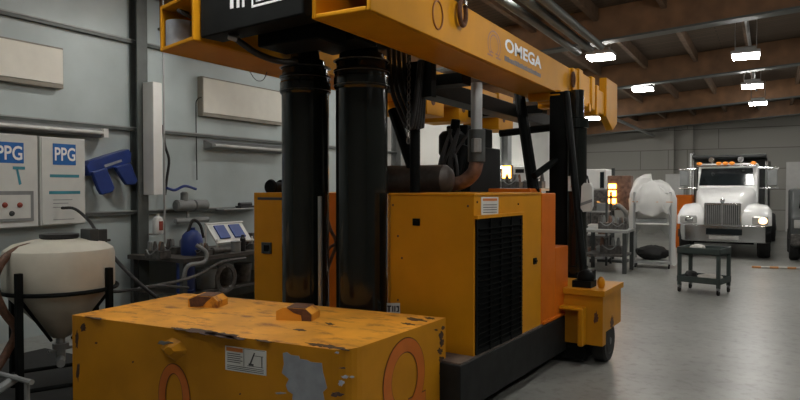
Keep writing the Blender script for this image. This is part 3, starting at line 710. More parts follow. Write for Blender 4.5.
m = MB(); drect(m, 13, 25, 166.5, 169.5); m.prism([dp(16, 169), dp(18, 169), (dp(21.5, 184)), dp(19, 185)], (.003, 0, 0)); m.build('stripe', M['teal'], dr, smooth=0)
m = MB(); drect(m, -26, 33, 191, 222, .012); fr = m.build('gauge_panel', M['grey'], dr, bevel=.004)
m = MB(); drect(m, -24, 29.5, 195, 219, .016); m.build('gauge_plate', M['cabinet'], fr)
for u, v in ((4, 205), (19, 205), (11, 213.5)):
    q = dp(u, v); m = MB(); m.lathe([(.028, 0), (.024, .012), (.012, .016), (.012, .03)], (XD+.016, q.y, q.z), 16, 'x'); m.build('knob', M['red'] if v < 210 else M['greydark'], fr)
# blue tool holder
t = thing('tool_holder', 'navy blue plastic tool holder hanging on the wall beside the paint cabinets', 'holder', (XW, wp(112, 180).y, 1.5))
XB = XW+.14
def bp(u, v): return P(u, v, x=XB)
MB().prism([bp(87, 166), bp(90, 161), bp(129, 149), bp(132, 153), bp(131, 163), bp(120, 166), bp(105, 171), bp(90, 176)], (-.14, 0, 0)).build('back_plate', M['blue'], t, bevel=.012)
MB().prism([bp(89, 172), bp(104, 168), bp(112, 188), bp(110, 192), bp(99, 195), bp(96, 190)], (.06, 0, 0)).build('pouch', M['blue'], t, bevel=.015)
MB().prism([bp(112, 167), bp(128, 163), bp(135, 181), bp(132, 185), bp(124, 185), bp(121, 181)], (.06, 0, 0)).build('pouch', M['blue'], t, bevel=.015)
MB().prism([bp(104, 165), bp(121, 159.5), bp(122, 161.5), bp(105, 167.5)], (.006, 0, 0)).build('label_strip', M['primer'], t)
# column mounted duct, bottle, hose
q0, q1 = P(148, 82, x=XW+.3), P(160, 82, x=XW+.3)
MB().box(XW+.145, XW+.34, q0.y+.04, q1.y, P(153, 195, x=XW+.3).z, P(153, 82, x=XW+.3).z).build('cable_duct', M['white'], bevel=.01, label='tall off-white cable duct fixed to the wall column', cat='duct')
MB().cyl((XW+.33, q1.y+.03, .9), (XW+.33, q1.y+.03, 4.12), .012, n=8).build('conduit', M['galv'], label='thin grey conduit running up beside the off-white cable duct', cat='conduit')
q = P(158, 226, x=XW+.3)
m = MB(); m.lathe([(.055, 0), (.065, .02), (.065, .16), (.05, .2), (.02, .22), (.02, .25)], (q.x, q.y, q.z-.1), 18)
m.mat(1).box(q.x+.045, q.x+.068, q.y-.03, q.y+.02, q.z-.05, q.z+.06)
m.mat(0).cyl((q.x-.3, q.y, q.z-.11), (q.x+.02, q.y, q.z-.1), .012, n=8)
m.build('filter_bowl', [M['white'], M['red']], label='white bottle with a red label fixed under the cable duct', cat='bottle')
MB().curve([P(163, 125, x=XW+.2), P(165, 145, x=XW+.2), P(169, 160, x=XW+.2), P(167, 178, x=XW+.2), P(165, 195, x=XW+.2)], .016).build('air_hose', M['hose'], label='black air hose hanging in a curve beside the wall column', cat='hose')
MB().curve([P(167, 188, x=XW+.25), P(175, 190, x=XW+.25), P(185, 186, x=XW+.25), P(196, 189, x=XW+.25)], .018).build('air_hose', M['blue2'], label='blue air hose looped above the regulator on the wall', cat='hose')
MB().curve([P(202, 97, x=XW+.08), P(197, 100, x=XW+.05), P(196, 112, x=XW+.03), P(197, 180, x=XW+.03)], .007, 6).build('cable', M['hose'], label='thin cable dropping from the far beige board', cat='cable')
q = wp(185, 205)
m = MB(); m.lathe([(.05, -.3), (.075, -.28), (.075, -.02), (.04, 0), (.07, .02), (.07, .22), (.03, .25)], (XW+.16, q.y, q.z), 16, 'y').cyl((XW, q.y-.1, q.z), (XW+.2, q.y-.1, q.z), .02, n=8).lathe([(.05, 0), (.05, .1), (.03, .12)], (XW+.16, q.y-.15, q.z+.06), 14).cyl((XW+.16, q.y-.3, q.z-.2), (XW+.16, q.y+.25, q.z-.2), .035, n=10).cyl((XW+.16, q.y-.1, q.z-.2), (XW+.16, q.y-.1, q.z), .02, n=8)
m.build('air_regulator', M['grey'], label='grey air regulator unit on the wall right of the column', cat='regulator')
a, b_ = wp(213, 208).y, wp(254, 208).y; z_ = wp(230, 208).z
MB().box(XW, XW+.22, a, b_, z_-.02, z_).build('wall_shelf', M['galv'], bevel=.003, label='thin grey wall shelf above the bench', cat='shelf')
m = MB(); m.box(XW+.05, XW+.17, b_-.45, b_-.1, z_, z_+.03).lathe([(.03, 0), (.03, .25)], (XW+.1, b_-.42, z_+.05), 10, 'y'); m.build('hand_tool', M['hose'], bevel=.004, label='black hand tool lying on the thin wall shelf', cat='tool')
# bench with its clutter
bt = thing('work_bench', 'dark cluttered work bench against the grey wall behind the lift cylinders', 'workbench', (-6.2, 6.9, 0))
yb0, yb1, zb0 = 5.05, 8.4, .78
MB().box(-6.74, -5.75, yb0, yb1, zb0-.05, zb0).build('top', M['bench'], bt, bevel=.004)
MB().box(-6.70, -5.80, yb0+.05, yb1-.05, .33, .36).build('lower_shelf', M['bench'], bt)
for x_ in (-6.68, -5.82):
    for y_ in (yb0+.05, yb1-.05): MB().box(x_-.03, x_+.03, y_-.03, y_+.03, 0, zb0-.05).build('leg', M['greydark'], bt)
def at(u, v, x): return P(u, v, x=x)
def jug(u0, u1, v0, v1, x, mt, label, cat, name, prof=None):
    a, b = at(u0, v1, x), at(u1, v1, x); c = (a+b)/2; r = (b.y-a.y)/2*.82; z1 = at((u0+u1)/2, v0, x).z
    m = MB(); h = z1-c.z
    m.lathe(prof(r, h) if prof else [(r*.95, 0), (r, .01), (r, h*.86), (r*.8, h*.92), (r*.35, h*.95), (r*.35, h)], (c.x, c.y, c.z), 22)
    return m.build(name, mt, label=label, cat=cat), c, r, h
# things on the bench: depths chosen so that each foot meets the bench or its shelf
q = P(192, 262, z=zb0); x_b = q.x
m = MB(); r_ = .13; m.lathe([(r_*.96, 0), (r_, .02), (r_, .17), (r_*.85, .24), (r_*.5, .29), (r_*.3, .3), (r_*.3, .33)], (-6.05, P(192, 250, x=-6.05).y, zb0), 24); m.mat(1)
yy_ = P(192, 250, x=-6.05).y
m.curve([(-6.05, yy_-.06, zb0+.28), (-6.03, yy_, zb0+.42), (-6.02, yy_+.1, zb0+.36), (-6.0, yy_+.14, zb0+.2)], .018)
m.build('jug', [M['blue'], M['hose']], label='round navy blue jug with a black handle on the bench', cat='jug')
p = P(186, 296, x=-5.95)
m = MB(); m.lathe([(.105, 0), (.11, .01), (.11, .03), (.105, .035), (.105, .33), (.11, .335), (.11, .36), (.09, .365)], (-5.95, p.y, .36), 24); m.mat(1).lathe([(.03, 0), (.03, .03), (.015, .035)], (-5.93, p.y-.05, .725), 12)
m.build('canister', [M['blue2'], M['exhaust']], label='straight blue canister on the lower shelf of the bench', cat='canister')
# white stand with two blue-labelled packs
xs = -6.1; a, b_ = at(208, 240, xs), at(243, 240, xs); zt_ = at(225, 224, xs).z
t = thing('display_rack', 'tilted white wire rack with two blue labelled packs on the bench', 'rack', (xs, (a.y+b_.y)/2, zb0))
zl = zb0+.12
m = MB(); m.prism([(xs+.16, a.y, zl), (xs+.16, b_.y, zl), (xs-.02, b_.y, zt_), (xs-.02, a.y, zt_)], (-.02, 0, -.012)); m.build('back_panel', M['cabinet'], t, bevel=.003)
m = MB(); m.cyl((xs+.16, a.y, zb0), (xs+.16, a.y, zl+.05), .012, n=8).cyl((xs+.16, b_.y, zb0), (xs+.16, b_.y, zl+.05), .012, n=8).cyl((xs-.04, a.y, zb0), (xs-.04, a.y, zt_+.02), .012, n=8).cyl((xs-.04, b_.y, zb0), (xs-.04, b_.y, zt_+.02), .012, n=8).cyl((xs-.03, a.y-.02, zt_+.01), (xs-.03, b_.y+.02, zt_+.01), .014, n=8).cyl((xs+.165, a.y-.02, zl), (xs+.165, b_.y+.02, zl), .016, n=8); m.build('wire_frame', M['white'], t)
for f0, f1 in ((.14, .42), (.55, .86)):
    y0, y1 = a.y+(b_.y-a.y)*f0, a.y+(b_.y-a.y)*f1
    m = MB(); A_ = Vector((xs+.165, 0, zl)); B_ = Vector((xs-.02, 0, zt_)); u0 = A_.lerp(B_, .2); u1 = A_.lerp(B_, .9)
    m.prism([(u0.x, y0, u0.z), (u0.x, y1, u0.z), (u1.x, y1, u1.z), (u1.x, y0, u1.z)], (.014, 0, .014)); m.build('pack', M['labelblue'], t, bevel=.003, label='blue labelled pack')
random.seed(21)
names = [('grinder', 'grey angle grinder lying on the bench edge before the white rack', 'tool'), ('paint_tin', 'small pale tin on the bench before the white rack', 'tin'), ('vice', 'dark metal vice at the far end of the bench', 'vice'), ('spray_can', 'dark spray can on the bench beside the orange side enclosure', 'can')]
y_ = at(213, 262, -5.83).y
MB().cyl((-5.83, y_, zb0+.045), (-5.81, y_+.26, zb0+.045), .04, .03, n=12).lathe([(.02, 0), (.045, .01), (.045, .02), (.02, .03)], (-5.83, y_-.02, zb0+.045), 16, 'y').build('grinder', M['clutter'], label=names[0][1], cat='tool')
y_ = at(236, 262, -5.83).y; MB().lathe([(.06, 0), (.06, .12), (.065, .125), (.065, .135), (.05, .14)], (-5.83, y_, zb0), 18).build('paint_tin', M['grey'], label=names[1][1], cat='tin')
y_ = at(246, 256, -6.1).y; MB().box(-6.2, -6.0, y_-.1, y_+.1, zb0, zb0+.05).box(-6.16, -6.04, y_-.06, y_, zb0+.05, zb0+.2).box(-6.16, -6.04, y_+.05, y_+.12, zb0+.05, zb0+.2).cyl((-6.1, y_-.2, zb0+.14), (-6.1, y_+.15, zb0+.14), .02, n=8).build('vice', M['clutter'], bevel=.008, label=names[2][1], cat='vice')
y_ = at(243, 264, -5.83).y; MB().lathe([(.033, 0), (.035, .005), (.035, .16), (.02, .18), (.02, .21)], (-5.83, y_, zb0), 14).build('spray_can', M['hose'], label=names[3][1], cat='can')
for i, (u, r_, mt, lab) in enumerate(((206, .13, 'grey', 'pale grey pail on the lower bench shelf beside the blue canister'), (225, .1, 'clutter', 'greasy dark pail in the middle of the lower bench shelf'), (243, .12, 'clutter', 'greasy dark pail nearest the orange enclosure on the lower bench shelf'))):
    y_ = at(u, 285, -5.98).y; MB().lathe([(r_*.8, 0), (r_*.95, .22), (r_, .225), (r_, .24), (r_*.85, .24)], (-5.98, y_, .36), 20).build('pail', M[mt], label=lab, cat='pail', group='pails on the lower bench shelf')
MB().curve([at(140, 288, -5.6), at(165, 284, -5.6), at(195, 276, -5.62), at(222, 262, -5.65), at(245, 258, -5.68)], .018).build('air_hose', M['clutter'], label='greasy hose slung across the front of the bench', cat='hose')
MB().curve([at(196, 245, -5.8), at(206, 252, -5.72), at(204, 262, -5.7), at(188, 266, -5.7), at(183, 280, -5.72)], .024).build('suction_hose', M['grey'], label='thick grey suction hose curling under the white rack', cat='hose')

def junk(x, y, z, s, label, seed, cat='machine part'):
    random.seed(seed); m = MB()
    m.box(x-s*.5, x+s*.5, y-s*.3, y+s*.3, z, z+s*.35)
    for i in range(5):
        px, pz = x+random.uniform(-.45, .45)*s, z+s*.3
        m.mat(i % 3); m.lathe([(.1*s, 0), (.1*s, random.uniform(.1, .4)*s), (.05*s, .45*s)], (px, y+random.uniform(-.2, .1)*s, pz), 12)
    m.mat(1); m.curve([(x-.4*s, y-.3*s, z+.4*s), (x, y-.42*s, z+.2*s), (x+.4*s, y-.32*s, z+.5*s)], .03*s)
    return m.build('machine_part', [M['clutter'], M['grey'], M['exhaust']], bevel=.01, label=label, cat=cat, group='machine parts on the far tables')
G2 = 'machine parts on the wall bench'
for i, (u, v, sc_, dx, lab) in enumerate(((158, 262, .26, 0, 'greasy machine part at the end of the wall bench nearest the column'), (174, 258, .24, -.25, 'greasy machine part behind the round blue jug'), (203, 258, .2, .22, 'greasy machine part on the bench between the blue jug and the white rack'), (250, 254, .2, .12, 'greasy machine part on the bench close to the orange side enclosure'))):
    q = P(u, v, x=-6.1+dx); o = junk(-6.1+dx, q.y, zb0, sc_, lab, 70+i); o['group'] = G2
for i, (u, lab) in enumerate(((160, 'dark pot on the floor under the near end of the wall bench'), (172, 'dark pot on the floor just left of the blue canister'))):
    q = P(u, 285, x=-5.62); MB().lathe([(.09, 0), (.1, .01), (.1, .26), (.104, .265), (.104, .28), (.07, .30), (.02, .31), (.02, .34)], (-5.62, q.y, 0), 20).cyl((-5.7, q.y, .33), (-5.54, q.y, .33), .012, n=8).build('pressure_pot', M['clutter'], label=lab, cat='pot', group='dark pots under the wall bench')
m = MB()
for i in range(4): ring(m, (-5.68, P(226, 275, x=-5.68).y, .5), BY, zz, .16-.012*i, .17-.01*i, .014, 24)
m.cyl((-5.76, P(226, 275, x=-5.68).y, .64), (-5.66, P(226, 275, x=-5.68).y, .64), .012, n=8)
m.build('hose_coil', M['clutter'], label='greasy hose coil hanging on the front of the wall bench', cat='hose')
# ------------------------------------------------------------------ conical tank
MB().box(-6.2, -4.22, 1.2, 3.7, 0, .006).build('dark_floor_mat', M['rubber'], label='black mat added to darken the floor under the cream cone tank', cat='mat')  # sheet added to darken the floor in place of dark clutter
TX, TY, TR = -4.80, 2.99, .395
t = thing('conical_tank', 'cream plastic tank with a cone bottom standing in a black frame', 'tank', (TX, TY, 0))
zt0 = .80
MB().lathe([(.03, .42), (.06, .43), (TR*.97, .80), (TR, .83), (TR, 1.08), (TR*.97, 1.12), (TR*.82, 1.16), (TR*.5, 1.19), (.12, 1.20), (.12, 1.215), (.02, 1.216)], (TX, TY, 0), 40).build('vessel', M['cream'], t)
MB().lathe([(.13, 1.2), (.14, 1.21), (.14, 1.235), (.1, 1.24)], (TX, TY, 0), 24).build('lid', M['hose'], t)
m = MB(); ring(m, (TX, TY, .815), (1, 0, 0), (0, 1, 0), TR+.015, TR+.015, .016, 40); m.build('hoop', M['black'], t)
for k in range(4):
    w = math.radians(20+90*k); lx, ly = TX+(TR+.03)*math.cos(w), TY+(TR+.03)*math.sin(w)
    MB().box(lx-.022, lx+.022, ly-.022, ly+.022, .006, .98).build('leg', M['black'], t, bevel=.003)
    w2 = math.radians(110+90*k); kx, ky = TX+(TR+.03)*math.cos(w2), TY+(TR+.03)*math.sin(w2)
    MB().cyl((lx, ly, .12), (kx, ky, .12), .016, n=8).build('cross_bar', M['black'], t)
    MB().cyl((lx, ly, .8), (TX+.1*math.cos(w), TY+.1*math.sin(w), .42), .012, n=6).build('brace', M['black'], t)
m = MB(); m.cyl((TX, TY, .24), (TX, TY, .43), .035, n=14).lathe([(.06, -.02), (.06, .02)], (TX, TY, .36), 14).cyl((TX, TY, .26), (TX+.16, TY-.1, .26), .03, n=12).cyl((TX, TY-.1, .33), (TX, TY+.1, .33), .012, n=8); m.build('drain_valve', M['grey'], t)
m = MB(); m.cyl(P(68, 243, x=TX), P(68, 236, x=TX), .03, n=12).box(TX+.08, TX+.2, TY+.12, TY+.2, 1.17, 1.27).box(TX+.1, TX+.14, TY+.22, TY+.32, 1.15, 1.26); m.build('pump_head', M['greydark'], t, bevel=.006)
# hoses by the tank
MB().curve([P(62, 208, x=XW+.19), P(75, 209, x=-6.4), P(90, 222, x=-6.0), P(102, 242, x=-5.4), P(118, 262, x=-4.9), P(140, 284, x=-4.7), P(160, 300, x=-4.6)], .016).build('supply_hose', M['hose'], label='black supply hose arching from the paint cabinet down past the tank', cat='hose')
MB().curve([P(105, 292, x=-4.6), P(130, 290, x=-4.7), P(160, 286, x=-4.8), P(188, 288, x=-4.95)], .014).build('supply_hose', M['hose'], label='black hose running level from the tank behind the orange box', cat='hose')
m = MB(); m.curve([P(62, 243, x=TX-.05), P(40, 245, x=TX), P(18, 250, x=TX), P(2, 262, x=TX), P(-6, 285, x=TX), P(3, 310, x=TX), P(16, 330, x=TX+.02), P(8, 350, x=TX), P(-4, 370, x=TX)], .03, 10, 10)
m.build('ribbed_hose', M['brownhose'], label='brown ribbed hose looping from the tank lid down its left side', cat='hose')
MB().curve([P(76, 247, x=TX+.05), P(96, 241, x=TX+.1), P(110, 240, x=TX+.1)], .01).build('supply_hose', M['hose'], label='short black hose lying over the tank top to the pump head', cat='hose')
# pump unit and grating below
t = thing('pump_unit', 'dark pump in a low grey pipe skid beside the cone tank', 'pump', (-4.1-.7, 2.3, 0))
MB().lathe([(.02, -.26), (.12, -.25), (.13, -.2), (.13, .05), (.10, .07), (.10, .12), (.05, .13)], (-4.75, 2.22, .18), 20, 'x').box(-5.0, -4.62, 2.12, 2.32, .006, .07).build('motor', M['greydark'], t, bevel=.006)
MB().curve([(-4.62, 2.22, .18), (-4.5, 2.23, .2), (-4.45, 2.32, .24), (-4.5, 2.48, .28)], .03).build('outlet_pipe', M['grey'], t)
for y_ in (2.0, 2.44): MB().cyl((-5.2, y_, .3), (-4.24, y_, .3), .018, n=8).build('skid_rail', M['grey'], t)
for x_ in (-5.15, -4.3):
    for y_ in (2.0, 2.44): MB().cyl((x_, y_, .006), (x_, y_, .3), .018, n=8).build('skid_leg', M['grey'], t)
t = thing('coiled_hose', 'coil of black hose heaped on the floor at the left edge', 'hose', (-5.3, 2.3, 0))
m = MB()
for i in range(5): ring(m, (-5.45, 2.45, .04+i*.07), (1, 0, 0), (0, 1, 0), .26-.01*i, .26-.015*(i % 2), .035, 26)
m.build('coil', M['hose'], t)

# ------------------------------------------------------------------ right side: cart
def fl(u, v): return P(u, v, z=0)
q0, q1 = fl(686, 292), fl(728, 297); q2 = fl(716, 286)
cx, cy = -.86, 10.75; 
t = thing('utility_cart', 'dark two-shelf utility cart standing in front of the white truck', 'cart', (cx, cy, 0), math.radians(-14), None, True)
w_, d_, h_ = .31, .26, .69
def tray(z0, z1):
    m = MB(); m.box(-w_, w_, -d_, d_, z0, z0+.02).box(-w_, w_, -d_, -d_+.02, z0, z1).box(-w_, w_, d_-.02, d_, z0, z1).box(-w_, -w_+.02, -d_, d_, z0, z1).box(w_-.02, w_, -d_, d_, z0, z1); return m
tray(h_-.10, h_).build('top_tray', M['cart'], t, bevel=.006)
tray(.16, .25).build('bottom_tray', M['cart'], t, bevel=.006)
for sx in (-1, 1):
    for sy in (-1, 1):
        x_, y_ = sx*(w_-.03), sy*(d_-.03)
        MB().box(x_-.025, x_+.025, y_-.025, y_+.025, .1, h_-.03).build('post', M['cart'], t, bevel=.004)
        o = MB().box(x_-.018, x_+.018, y_-.03, y_+.03, .06, .11).build('caster', M['grey'], t)
        MB().lathe([(.02, -.015), (.045, -.013), (.045, .013), (.02, .015)], (x_, y_, .045), 16, 'x').build('caster_wheel', M['rubber'], o)
def rag(loc, r, label, mt='ragwhite', name='rag', cat='rag', seed=1):
    random.seed(seed); m = MB(); m.ball(loc, r, 16, .13); return m.build(name, M[mt], label=label, cat=cat)
def cl(x_, y_, z_):
    a = math.radians(-14); return (cx+x_*math.cos(a)-y_*math.sin(a), cy+x_*math.sin(a)+y_*math.cos(a), z_)
rag(cl(-.1, .02, h_-.03), (.11, .1, .06), 'crumpled white rag on the top tray of the dark cart', seed=2)
rag(cl(.1, -.02, .235), (.17, .13, .05), 'crumpled white rag on the bottom tray of the dark cart', seed=3)
rag(cl(-.19, .0, .245), (.09, .12, .065), 'dark bundle beside the white rag on the lower tray of the cart', 'rubber', 'bundle', 'bundle', 4)
a, b_ = fl(752, 268), fl(805, 269.5)
m = MB(); n = 6
for i in range(n):
    m.mat(i % 2); m.cyl(a.lerp(b_, i/n)+zz*.022, a.lerp(b_, (i+1)/n)+zz*.022, .022, n=10)
m.build('pole', [M['poleo'], M['ragwhite']], label='orange and white striped pole lying on the concrete floor by the right edge', cat='pole')

# ------------------------------------------------------------------ plastic wrapped rack
def wrap_mat():
    m, nt, b = nodes('clear_sheeting'); N = nt.nodes; L = nt.links
    b.inputs['Base Color'].default_value = (.85, .85, .83, 1); b.inputs['Roughness'].default_value = .3
    tr = N.new('ShaderNodeBsdfTransparent'); mx = N.new('ShaderNodeMixShader'); mx.inputs['Fac'].default_value = .72
    L.new(tr.outputs[0], mx.inputs[1]); L.new(b.outputs[0], mx.inputs[2]); L.new(mx.outputs[0], N['Material Output'].inputs['Surface'])
    return m
M['wrap'] = wrap_mat()
ra, rb_ = fl(636, 268), fl(668, 268.5); rx, ry = (ra.x+rb_.x)/2-.03, (ra.y+rb_.y)/2+.25
t = thing('wheeled_rack', 'pale wheeled rack draped in crumpled white plastic sheeting', 'rack', (rx, ry, 0), math.radians(6), None, True)
w_ = .36; d_ = .28; ht = 1.62
m = MB().box(-w_, w_, -d_, d_, .09, .15); m.build('base_tray', M['galv'], t, bevel=.01)
for sx in (-1, 1):
    for sy in (-1, 1):
        MB().cyl((sx*(w_-.03), sy*(d_-.03), .12), (sx*(w_-.03), sy*(d_-.03), 1.5), .025, n=10).build('post', M['galv'], t)
        MB().lathe([(.02, -.015), (.045, -.013), (.045, .013), (.02, .015)], (sx*(w_-.05), sy*(d_-.05), .045), 14, 'x').box(sx*(w_-.05)-.012, sx*(w_-.05)+.012, sy*(d_-.05)-.02, sy*(d_-.05)+.02, .04, .1).build('caster', M['rubber'], t)
for z in (.86, 1.12): MB().box(-w_+.02, w_-.02, -d_+.02, d_-.02, z, z+.03).build('shelf', M['white'], t, bevel=.004)
MB().box(-w_+.06, w_-.1, -d_+.05, d_-.05, .89, .97).box(-.15, .15, -.2, .1, 1.15, 1.3).build('tray_box', M['grey'], t, bevel=.01)
def drape():
    m = MB(); random.seed(5); n = 48
    hs = [(1.70, .12), (1.69, .5), (1.64, .85), (1.56, 1.04), (1.46, 1.14), (1.34, 1.17), (1.22, 1.15), (1.12, 1.12), (.98, 1.16)]
    vs = []; fs = []
    for i, (z, k) in enumerate(hs):
        for j in range(n):
            w = 2*math.pi*j/n; ex = 3.2
            cx_ = abs(math.cos(w))**(2/ex)*math.copysign(1, math.cos(w)); cy_ = abs(math.sin(w))**(2/ex)*math.copysign(1, math.sin(w))
            jj = 1+random.uniform(-.05, .05)*(1+.15*i); fold = 1+.04*math.sin(7*w+i*.5)+.04*math.sin(13*w+i)
            z2 = z+random.uniform(-.035, .035)+(.09*math.cos(w-2.4)+.05*math.sin(3*w) if i < 4 else 0)
            if i >= 6:
                side = math.cos(w); g = (i-5)/3
                z2 += g*(-.62 if side < -.72 else (-.9 if side > .86 else (.10 if math.sin(w) < 0 else -.3)))+random.uniform(-.06, .06)*g
            vs.append((w_*1.0*k*cx_*jj*fold, d_*1.05*k*cy_*jj*fold, z2))
    for i in range(len(hs)-1):
        for j in range(n): fs.append((i*n+j, i*n+(j+1) % n, (i+1)*n+(j+1) % n, (i+1)*n+j))
    fs.append(list(range(n))); return m.add(vs, fs)
o = drape().build('plastic_sheet', M['wrap'], t, smooth=60)
o['label'] = 'crumpled translucent white plastic sheeting'
MB().box(-w_-.01, w_+.01, -d_-.03, -d_-.02, 1.3, 1.315).build('strap', M['poleo'], t)
random.seed(9); m = MB(); m.ball((rx, ry-.02, .29), (.32, .24, .145), 20, .1); m.build('sack', M['rubber'], label='lumpy black sack on the base tray of the draped rack', cat='sack')

# ------------------------------------------------------------------ truck
TY0 = 16.9; tcx = P(725, 220, y=TY0).x
t = thing('dump_truck', 'white conventional dump truck facing the camera at the far right', 'truck', (tcx, TY0+3, 0), math.radians(0))
def tx(u, y): return P(u, 220, y=y).x
def tz(v, y, u=725): return P(u, v, y=y).z
yh = TY0-.9            # front of the hood / grille
# bumper
m = MB(); zb0_, zb1_ = tz(242, yh), tz(225, yh); x0, x1 = tx(679, yh), tx(772, yh)
m.prism([(x0, yh+.25, zb0_), (x0+.12, yh-.02, zb0_), (x1-.12, yh-.02, zb0_), (x1, yh+.25, zb0_)], (0, 0, zb1_-zb0_))
bum = m.build('bumper', M['chrome'], t, bevel=.02)
m = MB(); xm = tx(724, yh); m.box(xm-.36, xm+.36, yh-.05, yh-.02, zb0_+.16, zb0_+.30); m.mat(1).box(xm-.3, xm+.3, yh-.06, yh-.05, zb0_+.06, zb0_+.14); m.build('licence_plate', [M['glassdark'], M['lens']], bum, bevel=.008)
# hood
def gx(u): return tx(u, yh)
h0, h1 = gx(703), gx(742); zg0, zg1 = tz(226, yh), tz(203, yh)
yc = yh+1.5; c0_, c1_ = tx(695, yc), tx(758, yc); zc = tz(187.5, yc)
ym = yh+.7; m0_, m1_ = tx(696, ym), tx(754, ym); zm = tz(193, ym)
m = MB()
secs = [(yh, h0, h1, zg0, zg1-.02), (yh+.08, h0-.04, h1+.05, zg0, zg1+.05), (ym, m0_, m1_, zg0+.05, zm), (yc, c0_, c1_, zg0+.1, zc)]
vs = []; n = 11
for y_, a, b, z0, z1 in secs:
    for k in range(n):
        f = k/(n-1); s_ = math.sin(math.pi*f); xx_ = (a+b)/2+(b-a)/2*(-math.cos(math.pi*f)); 
        zz_ = z0+(z1-z0)*(min(1, s_*2.6)**.6)+(.03*s_ if y_ > yh else 0)
        vs.append((xx_, y_, zz_))
fs = []
for i in range(len(secs)-1):
    for k in range(n-1): fs.append((i*n+k, i*n+k+1, (i+1)*n+k+1, (i+1)*n+k))
fs += [list(range(n)), list(range(3*n, 4*n))]
m.add(vs, fs)
m.build('hood', M['truckwhite'], t, smooth=50)
m = MB(); m.box(h0+.02, h1-.02, yh-.05, yh, zg0, zg1)
gr = m.build('grille', M['chrome'], t, bevel=.03, seg=3)
m = MB(); nb = 16
m.box(h0+.06, h1-.06, yh-.053, yh-.048, zg0+.04, zg1-.05)
m.mat(1)
for i in range(nb+1):
    x_ = h0+.07+(h1-h0-.14)*i/nb; m.box(x_-.008, x_+.008, yh-.065, yh-.05, zg0+.04, zg1-.05)
xm = (h0+h1)/2; m.box(xm-.018, xm+.018, yh-.07, yh-.05, zg0+.03, zg1-.03)
m.build('grille_bars', [M['greydark'], M['steel']], gr, smooth=0)
m = MB(); m.ball((xm, yh-.02, zg1+.05), (.05, .03, .06), 12); m; m.build('hood_ornament', M['chrome'], gr)
# fenders with headlamps
for sgn, ua, ub in ((-1, 678, 706), (1, 740, 772)):
    a, b = tx(ua, yh+.2), tx(ub, yh+.2); z0 = zb1_; z1 = tz(205, yh+.2)
    m = MB(); pr = [(yh, z0), (yh-.0, z0+(z1-z0)*.45), (yh+.12, z0+(z1-z0)*.8), (yh+.35, z1), (yh+.75, z1+.03), (yh+1.05, z1-.05), (yh+1.25, z0), (yh+1.1, z0), (yh+.95, z0+.1), (yh+.25, z0+.1), (yh+.2, z0)]
    vs = []; fs = []; nn_ = len(pr)
    for fx_, sh in ((0, .18 if sgn < 0 else 0), (.15, .04 if sgn < 0 else 0), (.5, 0), (.85, 0 if sgn < 0 else .04), (1, 0 if sgn < 0 else .18)):
        for y_, z_ in pr: vs.append((a+(b-a)*fx_, y_+sh*.6, z_-(sh*.9 if z_ > z0+.2 else 0)))
    for i in range(4):
        for k in range(nn_): fs.append((i*nn_+k, i*nn_+(k+1) % nn_, (i+1)*nn_+(k+1) % nn_, (i+1)*nn_+k))
    fs += [list(range(nn_)), list(range(4*nn_, 5*nn_))]
    m.add(vs, fs); fe = m.build('fender', M['truckwhite'], t, smooth=50)
    hu0, hu1 = (680, 697) if sgn < 0 else (752, 768)
    a, b = tx(hu0, yh), tx(hu1, yh); za, zb_ = tz(224, yh), tz(216, yh)
    m = MB(); m.box(a, b, yh-.03, yh+.2, za, zb_); hl = m.build('headlamp', M['lens'], fe, bevel=.03, seg=3)
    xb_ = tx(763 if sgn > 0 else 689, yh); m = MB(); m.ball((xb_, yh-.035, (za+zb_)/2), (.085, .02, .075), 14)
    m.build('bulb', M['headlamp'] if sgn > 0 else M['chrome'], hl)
    wheel('tyre', (tx(687 if sgn < 0 else 764, yh+.6), yh+.6, .40), (1, 0, 0), .40, .26, t)
# cab
ycab = yc-.1; k0, k1 = tx(697, ycab), tx(758, ycab); zr = tz(164, ycab); zw0, zw1 = tz(186, ycab), tz(168, ycab)
m = MB(); m.prism([(k0, ycab, .5), (k0, ycab, zw0), (k0, ycab+.25, zr-.06), (k0, ycab+.45, zr+.03), (k0, ycab+1.5, zr+.03), (k0, ycab+1.5, .5)], (k1-k0, 0, 0))
cab = m.build('cab', M['truckwhite'], t, bevel=.06, seg=3)
sl = (zr-.06-zw0)/.25
def onw(x_, z_, d=.012): return (x_, ycab+(z_-zw0)/sl-d, z_)
a, b = tx(698.5, ycab), tx(754, ycab); zz0, zz1 = zw0+.01, tz(168, ycab)
m = MB(); m.prism([onw(a, zz0), onw(b, zz0), onw(b-.04, zz1), onw(a+.04, zz1)], (0, .03, 0)); ws = m.build('windscreen', M['glassdark'], cab, bevel=.012)
m = MB(); m.prism([(a-.06, ycab+.2, zr-.05), (b+.06, ycab+.2, zr-.05), (b+.04, ycab+.02, zr-.07), (a-.04, ycab+.02, zr-.07)], (0, 0, .035)); m.build('sun_visor', M['chrome'], cab, bevel=.01)
yl = ycab+.42
for u in (700, 719, 725.5, 732, 753):
    x_ = tx(u, yl); MB().ball((x_, yl-.3, zr+.02), (.065, .05, .04), 14).build('marker_light', M['amber'], cab, label='amber roof marker light')
for u in (711, 740):
    x_ = tx(u, yl); MB().lathe([(.07, -.1), (.06, -.06), (.03, .05), (.025, .4)], (x_, yl+.1, zr+.12), 16, 'y').cyl((x_, yl+.3, zr), (x_, yl+.3, zr+.1), .02, n=8).build('air_horn', M['chrome'], cab)
